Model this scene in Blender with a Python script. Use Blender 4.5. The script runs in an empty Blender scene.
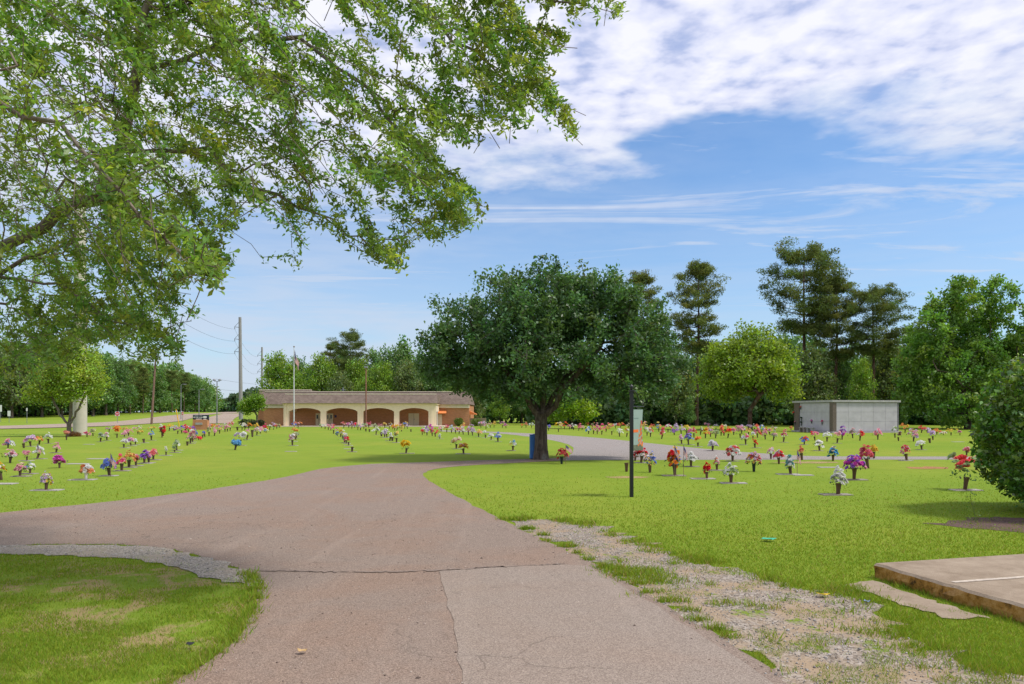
import bpy, math, random
import numpy as np
from mathutils import Vector, Matrix

random.seed(7)
RNG = np.random.default_rng(11)
SC = bpy.context.scene
COL = SC.collection
CAMH, F, HY, CX = 1.7, 720.0, 413.0, 512.0
R = math.radians

# ------------------------------------------------------------------ terrain
def sstep(a, b, x):
    t = np.clip((np.asarray(x, float) - a) / (b - a), 0, 1)
    return t * t * (3 - 2 * t)

def terrain(x, y):
    return 2.0 * sstep(118, 235, y) * sstep(-36, -62, x) * (1 - sstep(270, 420, y))

def on_ground(px, py):
    """ground point seen at a photo pixel (measured layout of the place)"""
    u, v = (px - CX) / F, (HY - py) / F
    if py > HY + 0.3:
        d = CAMH / -v
        if d < 110 or px > 300:
            return (u * d, d)
    lo = 60.0
    d = lo
    while d < 900:
        if CAMH + v * d <= float(terrain(u * d, d)):
            return (u * d, d)
        d += 0.5
    return (u * 260, 260.0)

def at(px, py, d):
    return Vector(((px - CX) / F * d, d, CAMH + (HY - py) / F * d))

# ------------------------------------------------------------------ materials
MATS = {}
def new_mat(name):
    m = bpy.data.materials.new(name)
    m.use_nodes = True
    nt = m.node_tree
    for n in list(nt.nodes):
        nt.nodes.remove(n)
    out = nt.nodes.new('ShaderNodeOutputMaterial')
    return m, nt, out

def N(nt, t, **kw):
    n = nt.nodes.new(t)
    for k, v in kw.items():
        setattr(n, k, v)
    return n

def L(nt, a, b):
    nt.links.new(a, b)

def noise(nt, vec, scale, detail=4, rough=0.6, dist=0.0):
    n = N(nt, 'ShaderNodeTexNoise')
    n.inputs['Scale'].default_value = scale
    n.inputs['Detail'].default_value = detail
    n.inputs['Roughness'].default_value = rough
    n.inputs['Distortion'].default_value = dist
    L(nt, vec, n.inputs['Vector'])
    return n.outputs['Fac']

def ramp(nt, fac, stops):
    r = N(nt, 'ShaderNodeValToRGB')
    e = r.color_ramp.elements
    while len(e) < len(stops):
        e.new(0.5)
    for i, (p, c) in enumerate(stops):
        e[i].position = p
        e[i].color = (*c, 1) if len(c) == 3 else c
    L(nt, fac, r.inputs[0])
    return r.outputs[0]

def mix(nt, fac, a, b, mode='MIX'):
    m = N(nt, 'ShaderNodeMix', data_type='RGBA', blend_type=mode)
    for sock, v in ((m.inputs[0], fac), (m.inputs[6], a), (m.inputs[7], b)):
        if hasattr(v, 'is_linked'):
            L(nt, v, sock)
        else:
            sock.default_value = (*v, 1) if isinstance(v, tuple) else v
    return m.outputs[2]

def math_(nt, op, a, b=None, c=None, clamp=False):
    m = N(nt, 'ShaderNodeMath', operation=op, use_clamp=clamp)
    for i, v in enumerate((a, b, c)):
        if v is None:
            continue
        if hasattr(v, 'is_linked'):
            L(nt, v, m.inputs[i])
        else:
            m.inputs[i].default_value = v
    return m.outputs[0]

def mapr(nt, v, a, b, c=0.0, d=1.0, smooth=True):
    m = N(nt, 'ShaderNodeMapRange', interpolation_type='SMOOTHSTEP' if smooth else 'LINEAR')
    L(nt, v, m.inputs[0])
    for i, x in zip((1, 2, 3, 4), (a, b, c, d)):
        m.inputs[i].default_value = x
    return m.outputs[0]

def objco(nt):
    return N(nt, 'ShaderNodeTexCoord').outputs['Object']

def geopos(nt):
    return N(nt, 'ShaderNodeNewGeometry').outputs['Position']

def principled(nt, out, color, rough=0.7, spec=0.3, bump=None, bstr=0.3, bdist=0.02, metal=0.0):
    p = N(nt, 'ShaderNodeBsdfPrincipled')
    if hasattr(color, 'is_linked'):
        L(nt, color, p.inputs['Base Color'])
    else:
        p.inputs['Base Color'].default_value = (*color, 1)
    if hasattr(rough, 'is_linked'):
        L(nt, rough, p.inputs['Roughness'])
    else:
        p.inputs['Roughness'].default_value = rough
    p.inputs['Specular IOR Level'].default_value = spec
    p.inputs['Metallic'].default_value = metal
    if bump is not None:
        b = N(nt, 'ShaderNodeBump')
        b.inputs['Strength'].default_value = bstr
        b.inputs['Distance'].default_value = bdist
        L(nt, bump, b.inputs['Height'])
        L(nt, b.outputs[0], p.inputs['Normal'])
    L(nt, p.outputs[0], out.inputs[0])
    return p

def simple(name, color, rough=0.6, var=0.18, scale=6.0, spec=0.3, metal=0.0, bstr=0.15):
    if name in MATS:
        return MATS[name]
    m, nt, out = new_mat(name)
    f = noise(nt, objco(nt), scale, 5, 0.65)
    lo = tuple(c * (1 - var) for c in color)
    hi = tuple(min(1, c * (1 + var)) for c in color)
    c = ramp(nt, f, [(0.3, lo), (0.7, hi)])
    principled(nt, out, c, rough, spec, f, bstr, 0.01, metal)
    MATS[name] = m
    return m

def leaf_mat(name, trans=0.35, gloss=0.5, sheen=0.025):
    m, nt, out = new_mat(name)
    a = N(nt, 'ShaderNodeAttribute', attribute_name='Col')
    d = N(nt, 'ShaderNodeBsdfDiffuse')
    t = N(nt, 'ShaderNodeBsdfTranslucent')
    L(nt, a.outputs['Color'], d.inputs[0])
    tc = mix(nt, 1.0, a.outputs['Color'], (1.25, 1.2, 0.6), 'MULTIPLY')
    L(nt, tc, t.inputs[0])
    ms = N(nt, 'ShaderNodeMixShader')
    ms.inputs[0].default_value = trans
    L(nt, d.outputs[0], ms.inputs[1]); L(nt, t.outputs[0], ms.inputs[2])
    g = N(nt, 'ShaderNodeBsdfGlossy')
    g.inputs['Roughness'].default_value = gloss
    g.inputs['Color'].default_value = (1, 1, 1, 1)
    m2 = N(nt, 'ShaderNodeMixShader')
    m2.inputs[0].default_value = sheen
    L(nt, ms.outputs[0], m2.inputs[1]); L(nt, g.outputs[0], m2.inputs[2])
    L(nt, m2.outputs[0], out.inputs[0])
    return m

def attr_mat(name, rough=0.7, trans=0.25):
    m, nt, out = new_mat(name)
    a = N(nt, 'ShaderNodeAttribute', attribute_name='Col')
    d = N(nt, 'ShaderNodeBsdfPrincipled')
    d.inputs['Roughness'].default_value = rough
    d.inputs['Specular IOR Level'].default_value = 0.2
    L(nt, a.outputs['Color'], d.inputs['Base Color'])
    t = N(nt, 'ShaderNodeBsdfTranslucent')
    L(nt, a.outputs['Color'], t.inputs[0])
    ms = N(nt, 'ShaderNodeMixShader'); ms.inputs[0].default_value = trans
    L(nt, d.outputs[0], ms.inputs[1]); L(nt, t.outputs[0], ms.inputs[2])
    L(nt, ms.outputs[0], out.inputs[0])
    return m

M_LEAF = leaf_mat('leaf', 0.42, 0.45, 0.03)
M_NEEDLE = leaf_mat('needle', 0.35, 0.6, 0.01)
M_PETAL = attr_mat('petal', 0.7, 0.5)
M_GRASS = leaf_mat('grass_blade', 0.35, 0.6, 0.0)

def bark(name, lo, hi, scale=9):
    m, nt, out = new_mat(name)
    co = objco(nt)
    mp = N(nt, 'ShaderNodeMapping'); mp.inputs['Scale'].default_value = (1, 1, 0.25)
    L(nt, co, mp.inputs[0])
    f = noise(nt, mp.outputs[0], scale, 6, 0.7, 0.6)
    f2 = noise(nt, co, 2.5, 3)
    c = ramp(nt, f, [(0.32, lo), (0.66, hi)])
    c = mix(nt, mapr(nt, f2, 0.52, 0.68, 0, 0.55), c, (0.22, 0.23, 0.2))
    principled(nt, out, c, 0.9, 0.15, f, 0.8, 0.03)
    return m
M_BARK = bark('oak_bark', (0.035, 0.026, 0.02), (0.15, 0.115, 0.09))
M_PBARK = bark('pine_bark', (0.045, 0.028, 0.02), (0.16, 0.09, 0.065), 5)
M_TWIG = bark('twig_bark', (0.08, 0.06, 0.05), (0.26, 0.21, 0.17), 14)

# ---- lawn
def make_lawn():
    m, nt, out = new_mat('lawn_grass')
    p = geopos(nt)
    big = noise(nt, p, 0.10, 4, 0.6, 0.3)
    mid = noise(nt, p, 0.9, 5, 0.65)
    fine = noise(nt, p, 14, 6, 0.75)
    mp = N(nt, 'ShaderNodeMapping'); mp.inputs['Scale'].default_value = (45, 20, 20)
    L(nt, p, mp.inputs[0])
    blade = noise(nt, mp.outputs[0], 1.0, 5, 0.8)
    c = ramp(nt, big, [(0.3, (0.158, 0.246, 0.026)), (0.5, (0.194, 0.268, 0.030)), (0.7, (0.248, 0.278, 0.040))])
    c = mix(nt, mapr(nt, mid, 0.42, 0.68, 0, 0.45), c, (0.120, 0.215, 0.018))
    c = mix(nt, mapr(nt, mid, 0.58, 0.78, 0, 0.6), c, (0.300, 0.260, 0.055))
    c = mix(nt, mapr(nt, fine, 0.4, 0.75, 0, 0.5), c, (0.235, 0.290, 0.034))
    c = mix(nt, mapr(nt, blade, 0.5, 0.25, 0, 0.65), c, (0.075, 0.125, 0.010))
    # worn straw/bare soil patches in the nearest corner (real stains with a shape of their own)
    sep = N(nt, 'ShaderNodeSeparateXYZ'); L(nt, p, sep.inputs[0])
    near = math_(nt, 'MULTIPLY', mapr(nt, sep.outputs[0], -1.6, -2.3), mapr(nt, sep.outputs[1], 8.8, 7.8))
    n2 = noise(nt, p, 1.6, 5, 0.65, 0.4)
    w = math_(nt, 'MULTIPLY', near, mapr(nt, n2, 0.46, 0.58))
    c = mix(nt, math_(nt, 'MULTIPLY', w, 0.85), c, (0.34, 0.24, 0.13))
    h = math_(nt, 'ADD', fine, blade)
    principled(nt, out, c, 0.9, 0.05, h, 0.55, 0.03)
    return m
M_LAWN = make_lawn()

# ---- asphalt
def make_asphalt(name, lo, hi, warm, scale=90, worn=True):
    m, nt, out = new_mat(name)
    p = geopos(nt)
    v = N(nt, 'ShaderNodeTexVoronoi'); v.inputs['Scale'].default_value = scale
    L(nt, p, v.inputs['Vector'])
    sp = N(nt, 'ShaderNodeSeparateColor'); L(nt, v.outputs['Color'], sp.inputs[0])
    st = sp.outputs[0]
    f = noise(nt, p, 0.55, 5, 0.65, 0.5)
    f2 = noise(nt, p, 4.5, 5, 0.7)
    c = ramp(nt, st, [(0.0, lo), (0.55, tuple((a + b) / 2 for a, b in zip(lo, hi))), (1.0, hi)])
    c = mix(nt, mapr(nt, f, 0.38, 0.66, 0, 0.75), c, warm, 'MULTIPLY')
    c = mix(nt, mapr(nt, f2, 0.55, 0.8, 0, 0.4), c, tuple(x * 0.62 for x in lo))
    if worn:
        mp = N(nt, 'ShaderNodeMapping')
        mp.inputs['Scale'].default_value = (2.6, 0.16, 1); mp.inputs['Rotation'].default_value = (0, 0, 0.16)
        L(nt, p, mp.inputs[0])
        tr = noise(nt, mp.outputs[0], 1.0, 4, 0.6, 0.4)
        c = mix(nt, mapr(nt, tr, 0.5, 0.75, 0, 0.16), c, tuple(min(1, x * 1.25) for x in hi))
        # hairline cracks
        vc = N(nt, 'ShaderNodeTexVoronoi', feature='DISTANCE_TO_EDGE')
        vc.inputs['Scale'].default_value = 0.55
        wv = N(nt, 'ShaderNodeVectorMath', operation='ADD')
        nn = N(nt, 'ShaderNodeTexNoise'); nn.inputs['Scale'].default_value = 1.6; nn.inputs['Detail'].default_value = 5
        L(nt, p, nn.inputs['Vector'])
        L(nt, p, wv.inputs[0]); L(nt, nn.outputs['Color'], wv.inputs[1])
        L(nt, wv.outputs[0], vc.inputs['Vector'])
        gate = mapr(nt, noise(nt, p, 0.35, 3), 0.46, 0.58)
        cr = math_(nt, 'MULTIPLY', mapr(nt, vc.outputs['Distance'], 0.009, 0.001), gate)
        c = mix(nt, math_(nt, 'MULTIPLY', cr, 0.45), c, (0.07, 0.055, 0.045))
    principled(nt, out, c, 0.88, 0.2, st, 0.5, 0.008)
    return m
M_ASPH = make_asphalt('aged_asphalt', (0.145, 0.107, 0.085), (0.335, 0.262, 0.215), (1.05, 0.92, 0.83), 150)
M_PATCH = make_asphalt('pale_asphalt', (0.175, 0.137, 0.113), (0.36, 0.298, 0.25), (1.0, 0.94, 0.90), 150)
M_HWY = make_asphalt('highway_asphalt', (0.24, 0.185, 0.145), (0.40, 0.325, 0.26), (1.0, 0.94, 0.88), 30, False)
M_LOOP = make_asphalt('grey_asphalt', (0.17, 0.15, 0.14), (0.36, 0.325, 0.30), (1.0, 0.96, 0.94), 60, False)

def make_gravel(name, base, alt, dirt, grass_amt):
    m, nt, out = new_mat(name)
    p = geopos(nt)
    v = N(nt, 'ShaderNodeTexVoronoi'); v.inputs['Scale'].default_value = 55
    L(nt, p, v.inputs['Vector'])
    sp = N(nt, 'ShaderNodeSeparateColor'); L(nt, v.outputs['Color'], sp.inputs[0])
    c = ramp(nt, sp.outputs[1], [(0, tuple(x * 0.45 for x in base)), (0.5, base), (1, alt)])
    f = noise(nt, p, 1.3, 5, 0.7, 0.4)
    c = mix(nt, mapr(nt, f, 0.42, 0.62), c, dirt)
    g = noise(nt, p, 2.4, 5, 0.75, 0.3)
    c = mix(nt, mapr(nt, g, 0.56, 0.66, 0, grass_amt), c, (0.15, 0.21, 0.02))
    h = math_(nt, 'ADD', sp.outputs[1], noise(nt, p, 20, 4))
    principled(nt, out, c, 0.95, 0.1, h, 0.6, 0.015)
    return m
M_DIRT = make_gravel('gravelly_soil', (0.28, 0.232, 0.19), (0.40, 0.355, 0.31), (0.33, 0.245, 0.165), 0.95)
M_APRON = make_gravel('pale_gravel', (0.31, 0.27, 0.225), (0.44, 0.395, 0.34), (0.34, 0.285, 0.225), 0.3)
M_MULCH = make_gravel('bark_mulch', (0.10, 0.068, 0.058), (0.20, 0.14, 0.12), (0.13, 0.085, 0.07), 0.6)
M_BARE = make_gravel('bare_red_soil', (0.36, 0.17, 0.08), (0.46, 0.26, 0.13), (0.34, 0.17, 0.08), 0.9)
M_STRAW = make_gravel('dry_thatch', (0.34, 0.25, 0.11), (0.44, 0.33, 0.17), (0.30, 0.24, 0.10), 0.9)

def make_concrete():
    m, nt, out = new_mat('stained_concrete')
    p = geopos(nt)
    f = noise(nt, p, 3.0, 6, 0.7); f2 = noise(nt, p, 60, 4, 0.7)
    c = ramp(nt, f, [(0.3, (0.225, 0.17, 0.12)), (0.7, (0.375, 0.30, 0.225))])
    c = mix(nt, mapr(nt, f2, 0.45, 0.75, 0, 0.35), c, (0.18, 0.14, 0.11))
    # rust-brown stain on the broken side of the slab, darker streaks
    sepn = N(nt, 'ShaderNodeSeparateXYZ')
    L(nt, N(nt, 'ShaderNodeNewGeometry').outputs['True Normal'], sepn.inputs[0])
    side = mapr(nt, math_(nt, 'ABSOLUTE', sepn.outputs[2]), 0.7, 0.3)
    sc = ramp(nt, noise(nt, p, 9, 6, 0.7), [(0.32, (0.05, 0.03, 0.012)), (0.47, (0.33, 0.165, 0.035)), (0.62, (0.45, 0.26, 0.09)), (0.8, (0.46, 0.33, 0.18))])
    c = mix(nt, side, c, sc)
    principled(nt, out, c, 0.9, 0.15, math_(nt, 'ADD', f, f2), 0.5, 0.02)
    return m
M_CONC = make_concrete()

def make_brick():
    m, nt, out = new_mat('red_brick')
    co = objco(nt)
    sep = N(nt, 'ShaderNodeSeparateXYZ'); L(nt, co, sep.inputs[0])
    cmb = N(nt, 'ShaderNodeCombineXYZ')
    L(nt, math_(nt, 'ADD', sep.outputs[0], sep.outputs[1]), cmb.inputs[0]); L(nt, sep.outputs[2], cmb.inputs[1])
    b = N(nt, 'ShaderNodeTexBrick')
    b.inputs['Scale'].default_value = 1.0
    b.inputs['Brick Width'].default_value = 0.22; b.inputs['Row Height'].default_value = 0.075
    b.inputs['Mortar Size'].default_value = 0.008
    b.inputs['Color1'].default_value = (0.60, 0.255, 0.115, 1); b.inputs['Color2'].default_value = (0.46, 0.175, 0.075, 1)
    b.inputs['Mortar'].default_value = (0.36, 0.27, 0.2, 1)
    L(nt, cmb.outputs[0], b.inputs['Vector'])
    f = noise(nt, co, 0.8, 4)
    c = mix(nt, mapr(nt, f, 0.4, 0.7, 0, 0.3), b.outputs[0], (0.5, 0.25, 0.14))
    principled(nt, out, c, 0.9, 0.15, b.outputs['Fac'], -0.3, 0.01)
    return m
M_BRICK = make_brick()

def make_shingle():
    m, nt, out = new_mat('asphalt_shingle')
    co = objco(nt)
    b = N(nt, 'ShaderNodeTexBrick')
    b.inputs['Brick Width'].default_value = 0.3; b.inputs['Row Height'].default_value = 0.14
    b.inputs['Mortar Size'].default_value = 0.012; b.inputs['Scale'].default_value = 1
    b.inputs['Color1'].default_value = (0.155, 0.115, 0.095, 1); b.inputs['Color2'].default_value = (0.235, 0.18, 0.15, 1)
    b.inputs['Mortar'].default_value = (0.12, 0.09, 0.08, 1)
    sep = N(nt, 'ShaderNodeSeparateXYZ'); L(nt, co, sep.inputs[0])
    cmb = N(nt, 'ShaderNodeCombineXYZ')
    L(nt, math_(nt, 'ADD', sep.outputs[0], math_(nt, 'MULTIPLY', sep.outputs[1], 0.4)), cmb.inputs[0]); L(nt, sep.outputs[2], cmb.inputs[1])
    L(nt, cmb.outputs[0], b.inputs['Vector'])
    c = mix(nt, mapr(nt, noise(nt, co, 1.2, 5), 0.35, 0.7, 0, 0.4), b.outputs[0], (0.25, 0.195, 0.165))
    principled(nt, out, c, 0.95, 0.1, b.outputs['Fac'], -0.3, 0.01)
    return m
M_SHINGLE = make_shingle()
M_CREAM = simple('cream_stucco', (0.80, 0.66, 0.47), 0.85, 0.06, 3)
M_TRIM = simple('pale_trim', (0.75, 0.65, 0.51), 0.7, 0.06, 3)
M_DOOR = simple('cream_door_paint', (0.72, 0.62, 0.44), 0.5, 0.06, 3)
M_GLASS = simple('dark_glass', (0.03, 0.05, 0.07), 0.08, 0.1, 2, 0.6)
M_AWN = simple('orange_awning_cloth', (0.75, 0.25, 0.08), 0.8, 0.1, 4)
M_BLUEP = simple('blue_paint', (0.045, 0.16, 0.42), 0.5, 0.15, 5)
M_PLAQ = simple('navy_plaque', (0.02, 0.03, 0.12), 0.4)
M_WHITE = simple('white_paint', (0.75, 0.75, 0.74), 0.5, 0.06, 4)
M_RED = simple('red_paint', (0.6, 0.04, 0.04), 0.5, 0.08, 4)
M_BLACK = simple('black_iron', (0.012, 0.013, 0.016), 0.4, 0.2, 8, 0.5)
M_STEEL = simple('weathered_steel', (0.27, 0.265, 0.26), 0.6, 0.12, 2)
M_GALV = simple('galvanised_pole', (0.22, 0.23, 0.25), 0.5, 0.1, 3)
M_CPOLE = simple('concrete_pole', (0.50, 0.46, 0.40), 0.85, 0.1, 1.5)
M_WOOD = simple('weathered_pole_wood', (0.21, 0.13, 0.10), 0.9, 0.3, 5)
M_BRONZE = simple('bronze_vase_metal', (0.085, 0.05, 0.034), 0.55, 0.3, 12, 0.4)
M_BROWNV = simple('brown_vase', (0.12, 0.066, 0.042), 0.6, 0.3, 12)
M_DARKV = simple('dark_green_vase', (0.02, 0.03, 0.035), 0.5, 0.2, 12)
M_WHITEV = simple('white_vase', (0.7, 0.68, 0.66), 0.5, 0.1, 12)
M_GRANITE = simple('grey_granite', (0.26, 0.225, 0.20), 0.75, 0.3, 40)
M_GRANITE2 = simple('pale_granite', (0.33, 0.305, 0.285), 0.75, 0.25, 40)
M_PLATE = simple('bronze_plaque', (0.17, 0.12, 0.08), 0.5, 0.3, 20, 0.4)
M_MARBLE = simple('white_marble_panel', (0.43, 0.41, 0.45), 0.6, 0.12, 1.3)
M_JOINT = simple('panel_joint', (0.36, 0.34, 0.37), 0.8, 0.1, 4)
M_BROWNG = simple('brown_granite', (0.13, 0.10, 0.085), 0.5, 0.3, 12)
M_SLABR = simple('concrete_roof_slab', (0.36, 0.35, 0.35), 0.85, 0.2, 3)
M_WIRE = simple('black_cable', (0.05, 0.05, 0.055), 0.6)
M_SIGN = simple('sign_face', (0.016, 0.022, 0.045), 0.4, 0.15, 4)
M_FR, M_FW, M_FB = (simple('flag_red', (0.55, 0.05, 0.07), 0.8), simple('flag_white', (0.75, 0.72, 0.72), 0.8, 0.05), simple('flag_blue', (0.03, 0.035, 0.17), 0.8))
M_BANNER = simple('banner_cloth', (0.27, 0.35, 0.325), 0.8, 0.06, 3)
M_ORANGE = simple('banner_orange', (0.75, 0.16, 0.04), 0.8, 0.1, 3)
M_YEL = simple('yellow_marker', (0.75, 0.42, 0.03), 0.5)
M_TERRA = simple('fence_block', (0.30, 0.24, 0.17), 0.9)

# ------------------------------------------------------------------ mesh helpers
def tagit(o, label=None, cat=None, group=None, kind=None):
    if label: o['label'] = label
    if cat: o['category'] = cat
    if group: o['group'] = group
    if kind: o['kind'] = kind
    return o

def link(name, me, parent=None, mats=()):
    o = bpy.data.objects.new(name, me)
    COL.objects.link(o)
    for m in mats:
        me.materials.append(m)
    if parent is not None:
        o.parent = parent
    return o

def empty(name, loc=(0, 0, 0), rz=0.0):
    o = bpy.data.objects.new(name, None)
    COL.objects.link(o)
    o.location = loc
    o.rotation_euler = (0, 0, rz)
    o.empty_display_size = 0.2
    return o

def np_mesh(name, V, faces, col=None, smooth=False, mat_idx=None):
    """faces: list of (M,k) int arrays"""
    me = bpy.data.meshes.new(name)
    V = np.asarray(V, dtype=np.float32)
    me.vertices.add(len(V))
    me.vertices.foreach_set('co', V.ravel())
    faces = [np.asarray(f, dtype=np.int32) for f in faces if len(f)]
    nl = sum(f.size for f in faces)
    me.loops.add(nl)
    me.loops.foreach_set('vertex_index', np.concatenate([f.ravel() for f in faces]))
    tot = np.concatenate([np.full(len(f), f.shape[1], np.int32) for f in faces])
    st = np.concatenate([[0], np.cumsum(tot)[:-1]]).astype(np.int32)
    me.polygons.add(len(tot))
    me.polygons.foreach_set('loop_start', st)
    me.polygons.foreach_set('loop_total', tot)
    if smooth:
        me.polygons.foreach_set('use_smooth', np.ones(len(tot), bool))
    if mat_idx is not None:
        me.polygons.foreach_set('material_index', np.asarray(mat_idx, np.int32))
    me.update(calc_edges=True)
    if col is not None:
        ca = me.color_attributes.new('Col', 'FLOAT_COLOR', 'POINT')
        c = np.ones((len(V), 4), np.float32); c[:, :3] = col
        ca.data.foreach_set('color', c.ravel())
    return me

class MB:
    def __init__(s):
        s.v, s.f, s.mi, s.cur, s.sm = [], [], [], 0, []
    def add(s, vs, fs, smooth=False):
        k = len(s.v)
        s.v += [tuple(x) for x in vs]
        for f in fs:
            s.f.append([i + k for i in f]); s.mi.append(s.cur); s.sm.append(smooth)
    def box(s, c, d, rz=0.0, taper=1.0):
        x, y, z = d[0] / 2, d[1] / 2, d[2] / 2
        ca, sa = math.cos(rz), math.sin(rz)
        vs = []
        for dz, t in ((-z, 1), (z, taper)):
            for dx, dy in ((-x, -y), (x, -y), (x, y), (-x, y)):
                dx, dy = dx * t, dy * t
                vs.append((c[0] + dx * ca - dy * sa, c[1] + dx * sa + dy * ca, c[2] + dz))
        s.add(vs, [(0, 3, 2, 1), (4, 5, 6, 7), (0, 1, 5, 4), (1, 2, 6, 5), (2, 3, 7, 6), (3, 0, 4, 7)])
    def span(s, a, b):
        s.box([(p + q) / 2 for p, q in zip(a, b)], [abs(q - p) for p, q in zip(a, b)])
    def tube(s, pts, rad, sides=8, cap=True):
        pts = [Vector(p) for p in pts]
        n = len(pts)
        if not hasattr(rad, '__len__'): rad = [rad] * n
        vs, fs = [], []
        for i, p in enumerate(pts):
            t = (pts[min(i + 1, n - 1)] - pts[max(i - 1, 0)]).normalized()
            a = Vector((0, 0, 1)) if abs(t.z) < 0.9 else Vector((1, 0, 0))
            u = t.cross(a).normalized(); w = t.cross(u)
            for k in range(sides):
                an = 2 * math.pi * k / sides
                vs.append(p + (u * math.cos(an) + w * math.sin(an)) * rad[i])
        for i in range(n - 1):
            for k in range(sides):
                k2 = (k + 1) % sides
                fs.append((i * sides + k, (i + 1) * sides + k, (i + 1) * sides + k2, i * sides + k2))
        s.add(vs, fs, True)
        if cap:
            s.add(vs[:sides], [tuple(range(sides))]); s.add(vs[-sides:], [tuple(reversed(range(sides)))])
    def lathe(s, prof, sides=16, c=(0, 0, 0)):
        vs, fs = [], []
        for r, z in prof:
            for k in range(sides):
                a = 2 * math.pi * k / sides
                vs.append((c[0] + r * math.cos(a), c[1] + r * math.sin(a), c[2] + z))
        for i in range(len(prof) - 1):
            for k in range(sides):
                k2 = (k + 1) % sides
                fs.append((i * sides + k, i * sides + k2, (i + 1) * sides + k2, (i + 1) * sides + k))
        s.add(vs, fs, True)
    def prism(s, poly, y0, y1):
        """poly in (x,z), extruded along y"""
        n = len(poly)
        vs = [(x, y0, z) for x, z in poly] + [(x, y1, z) for x, z in poly]
        fs = [tuple(range(n)), tuple(reversed(range(n, 2 * n)))]
        fs += [(i, i + n, (i + 1) % n + n, (i + 1) % n) for i in range(n)]
        s.add(vs, fs)
    def build(s, name, mats, parent=None, bevel=0.0):
        me = bpy.data.meshes.new(name)
        me.from_pydata(s.v, [], s.f)
        me.polygons.foreach_set('material_index', s.mi)
        me.polygons.foreach_set('use_smooth', s.sm)
        me.update()
        o = link(name, me, parent, mats if isinstance(mats, (list, tuple)) else [mats])
        if bevel:
            b = o.modifiers.new('bevel', 'BEVEL'); b.width = bevel; b.segments = 2; b.limit_method = 'ANGLE'
        return o

def unit(v):
    return v / np.maximum(np.linalg.norm(v, axis=-1, keepdims=True), 1e-9)

def leaf_cloud(c, size, rng, aspect=0.45, up=0.5, droop=0.25, jit=0.3, wide=0.1):
    n = len(c)
    nr = unit(rng.normal(size=(n, 3)) + np.array([0, 0, up]))
    d = rng.normal(size=(n, 3)) + np.array([0, 0, -droop])
    d = unit(d - nr * np.sum(d * nr, 1, keepdims=True))
    sd = np.cross(d, nr)
    Ln = (size * (1 + jit * rng.uniform(-1, 1, n)))[:, None]
    W = Ln * aspect
    b = c - d * Ln * 0.5
    t = c + d * Ln * 0.5
    m = c + d * Ln * wide
    l = m + sd * W * 0.5 + nr * W * 0.18
    r = m - sd * W * 0.5 + nr * W * 0.18
    V = np.stack([b, r, t, l], 1).reshape(-1, 3)
    return V, np.arange(4 * n).reshape(-1, 4)

def vary(base, n, rng, node_id=None, amt=0.25, yellow=0.15):
    base = np.array(base)
    k = 1 + amt * rng.uniform(-1, 1, n)
    if node_id is not None:
        mx = int(node_id.max()) + 1
        k = k * (1 + 0.28 * rng.uniform(-1, 1, mx))[node_id]
        y = np.clip(rng.normal(0, yellow, mx), -0.25, 0.5)[node_id]
    else:
        y = rng.normal(0, yellow, n)
    c = base[None, :] * k[:, None]
    c[:, 0] *= 1 + 0.9 * y; c[:, 2] *= 1 - 0.4 * y
    return np.repeat(np.clip(c, 0.004, 0.8), 4, axis=0)

# -------- branching: grow a tree through points (balanced spanning tree)
def grow(points, sk, sk_par, bf=0.35):
    P = np.vstack([sk, points]); ns = len(sk); n = len(P)
    par = np.full(n, -1); par[:ns] = sk_par
    path = np.zeros(n)
    for i in range(1, ns):
        path[i] = path[par[i]] + np.linalg.norm(P[i] - P[par[i]]) * 0.5
    best = np.full(n, np.inf); bp = np.zeros(n, int)
    intree = np.zeros(n, bool)
    def addn(i):
        intree[i] = True
        d = np.linalg.norm(P - P[i], axis=1)
        c = d + bf * path[i]
        m = (~intree) & (c < best)
        best[m] = c[m]; bp[m] = i
    for i in range(ns): addn(i)
    best[:ns] = np.inf
    order = list(range(ns))
    for _ in range(n - ns):
        bb = np.where(intree, np.inf, best)
        i = int(np.argmin(bb))
        par[i] = bp[i]; path[i] = path[bp[i]] + np.linalg.norm(P[i] - P[bp[i]])
        order.append(i); addn(i)
    tips = np.zeros(n)
    ch = np.bincount(par[par >= 0], minlength=n)
    tips[ch == 0] = 1
    for i in reversed(order):
        if par[i] >= 0: tips[par[i]] += tips[i]
    return P, par, tips

def branch_mesh(P, par, rad, sides=5, rmin=0.0):
    idx = np.where(par >= 0)[0]
    idx = idx[rad[idx] >= rmin]
    a, b = P[par[idx]], P[idx]
    ra = np.minimum(rad[par[idx]], rad[idx] * 1.6); rb = rad[idx]
    t = unit(b - a)
    ref = np.where(np.abs(t[:, 2:3]) < 0.9, np.array([[0, 0, 1.0]]), np.array([[1.0, 0, 0]]))
    u = unit(np.cross(t, ref)); w = np.cross(t, u)
    an = 2 * np.pi * np.arange(sides) / sides
    ring = u[:, None, :] * np.cos(an)[None, :, None] + w[:, None, :] * np.sin(an)[None, :, None]
    A = a[:, None, :] + ring * ra[:, None, None]
    B = b[:, None, :] + t[:, None, :] * (rb * 0.5)[:, None, None] + ring * rb[:, None, None]
    n = len(idx)
    V = np.concatenate([A, B], 1).reshape(-1, 3)
    k = np.arange(sides); k2 = (k + 1) % sides
    f = np.stack([k, k + sides, k2 + sides, k2], 1)
    Fc = (np.arange(n)[:, None, None] * (2 * sides) + f[None]).reshape(-1, 4)
    return V, Fc

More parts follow.
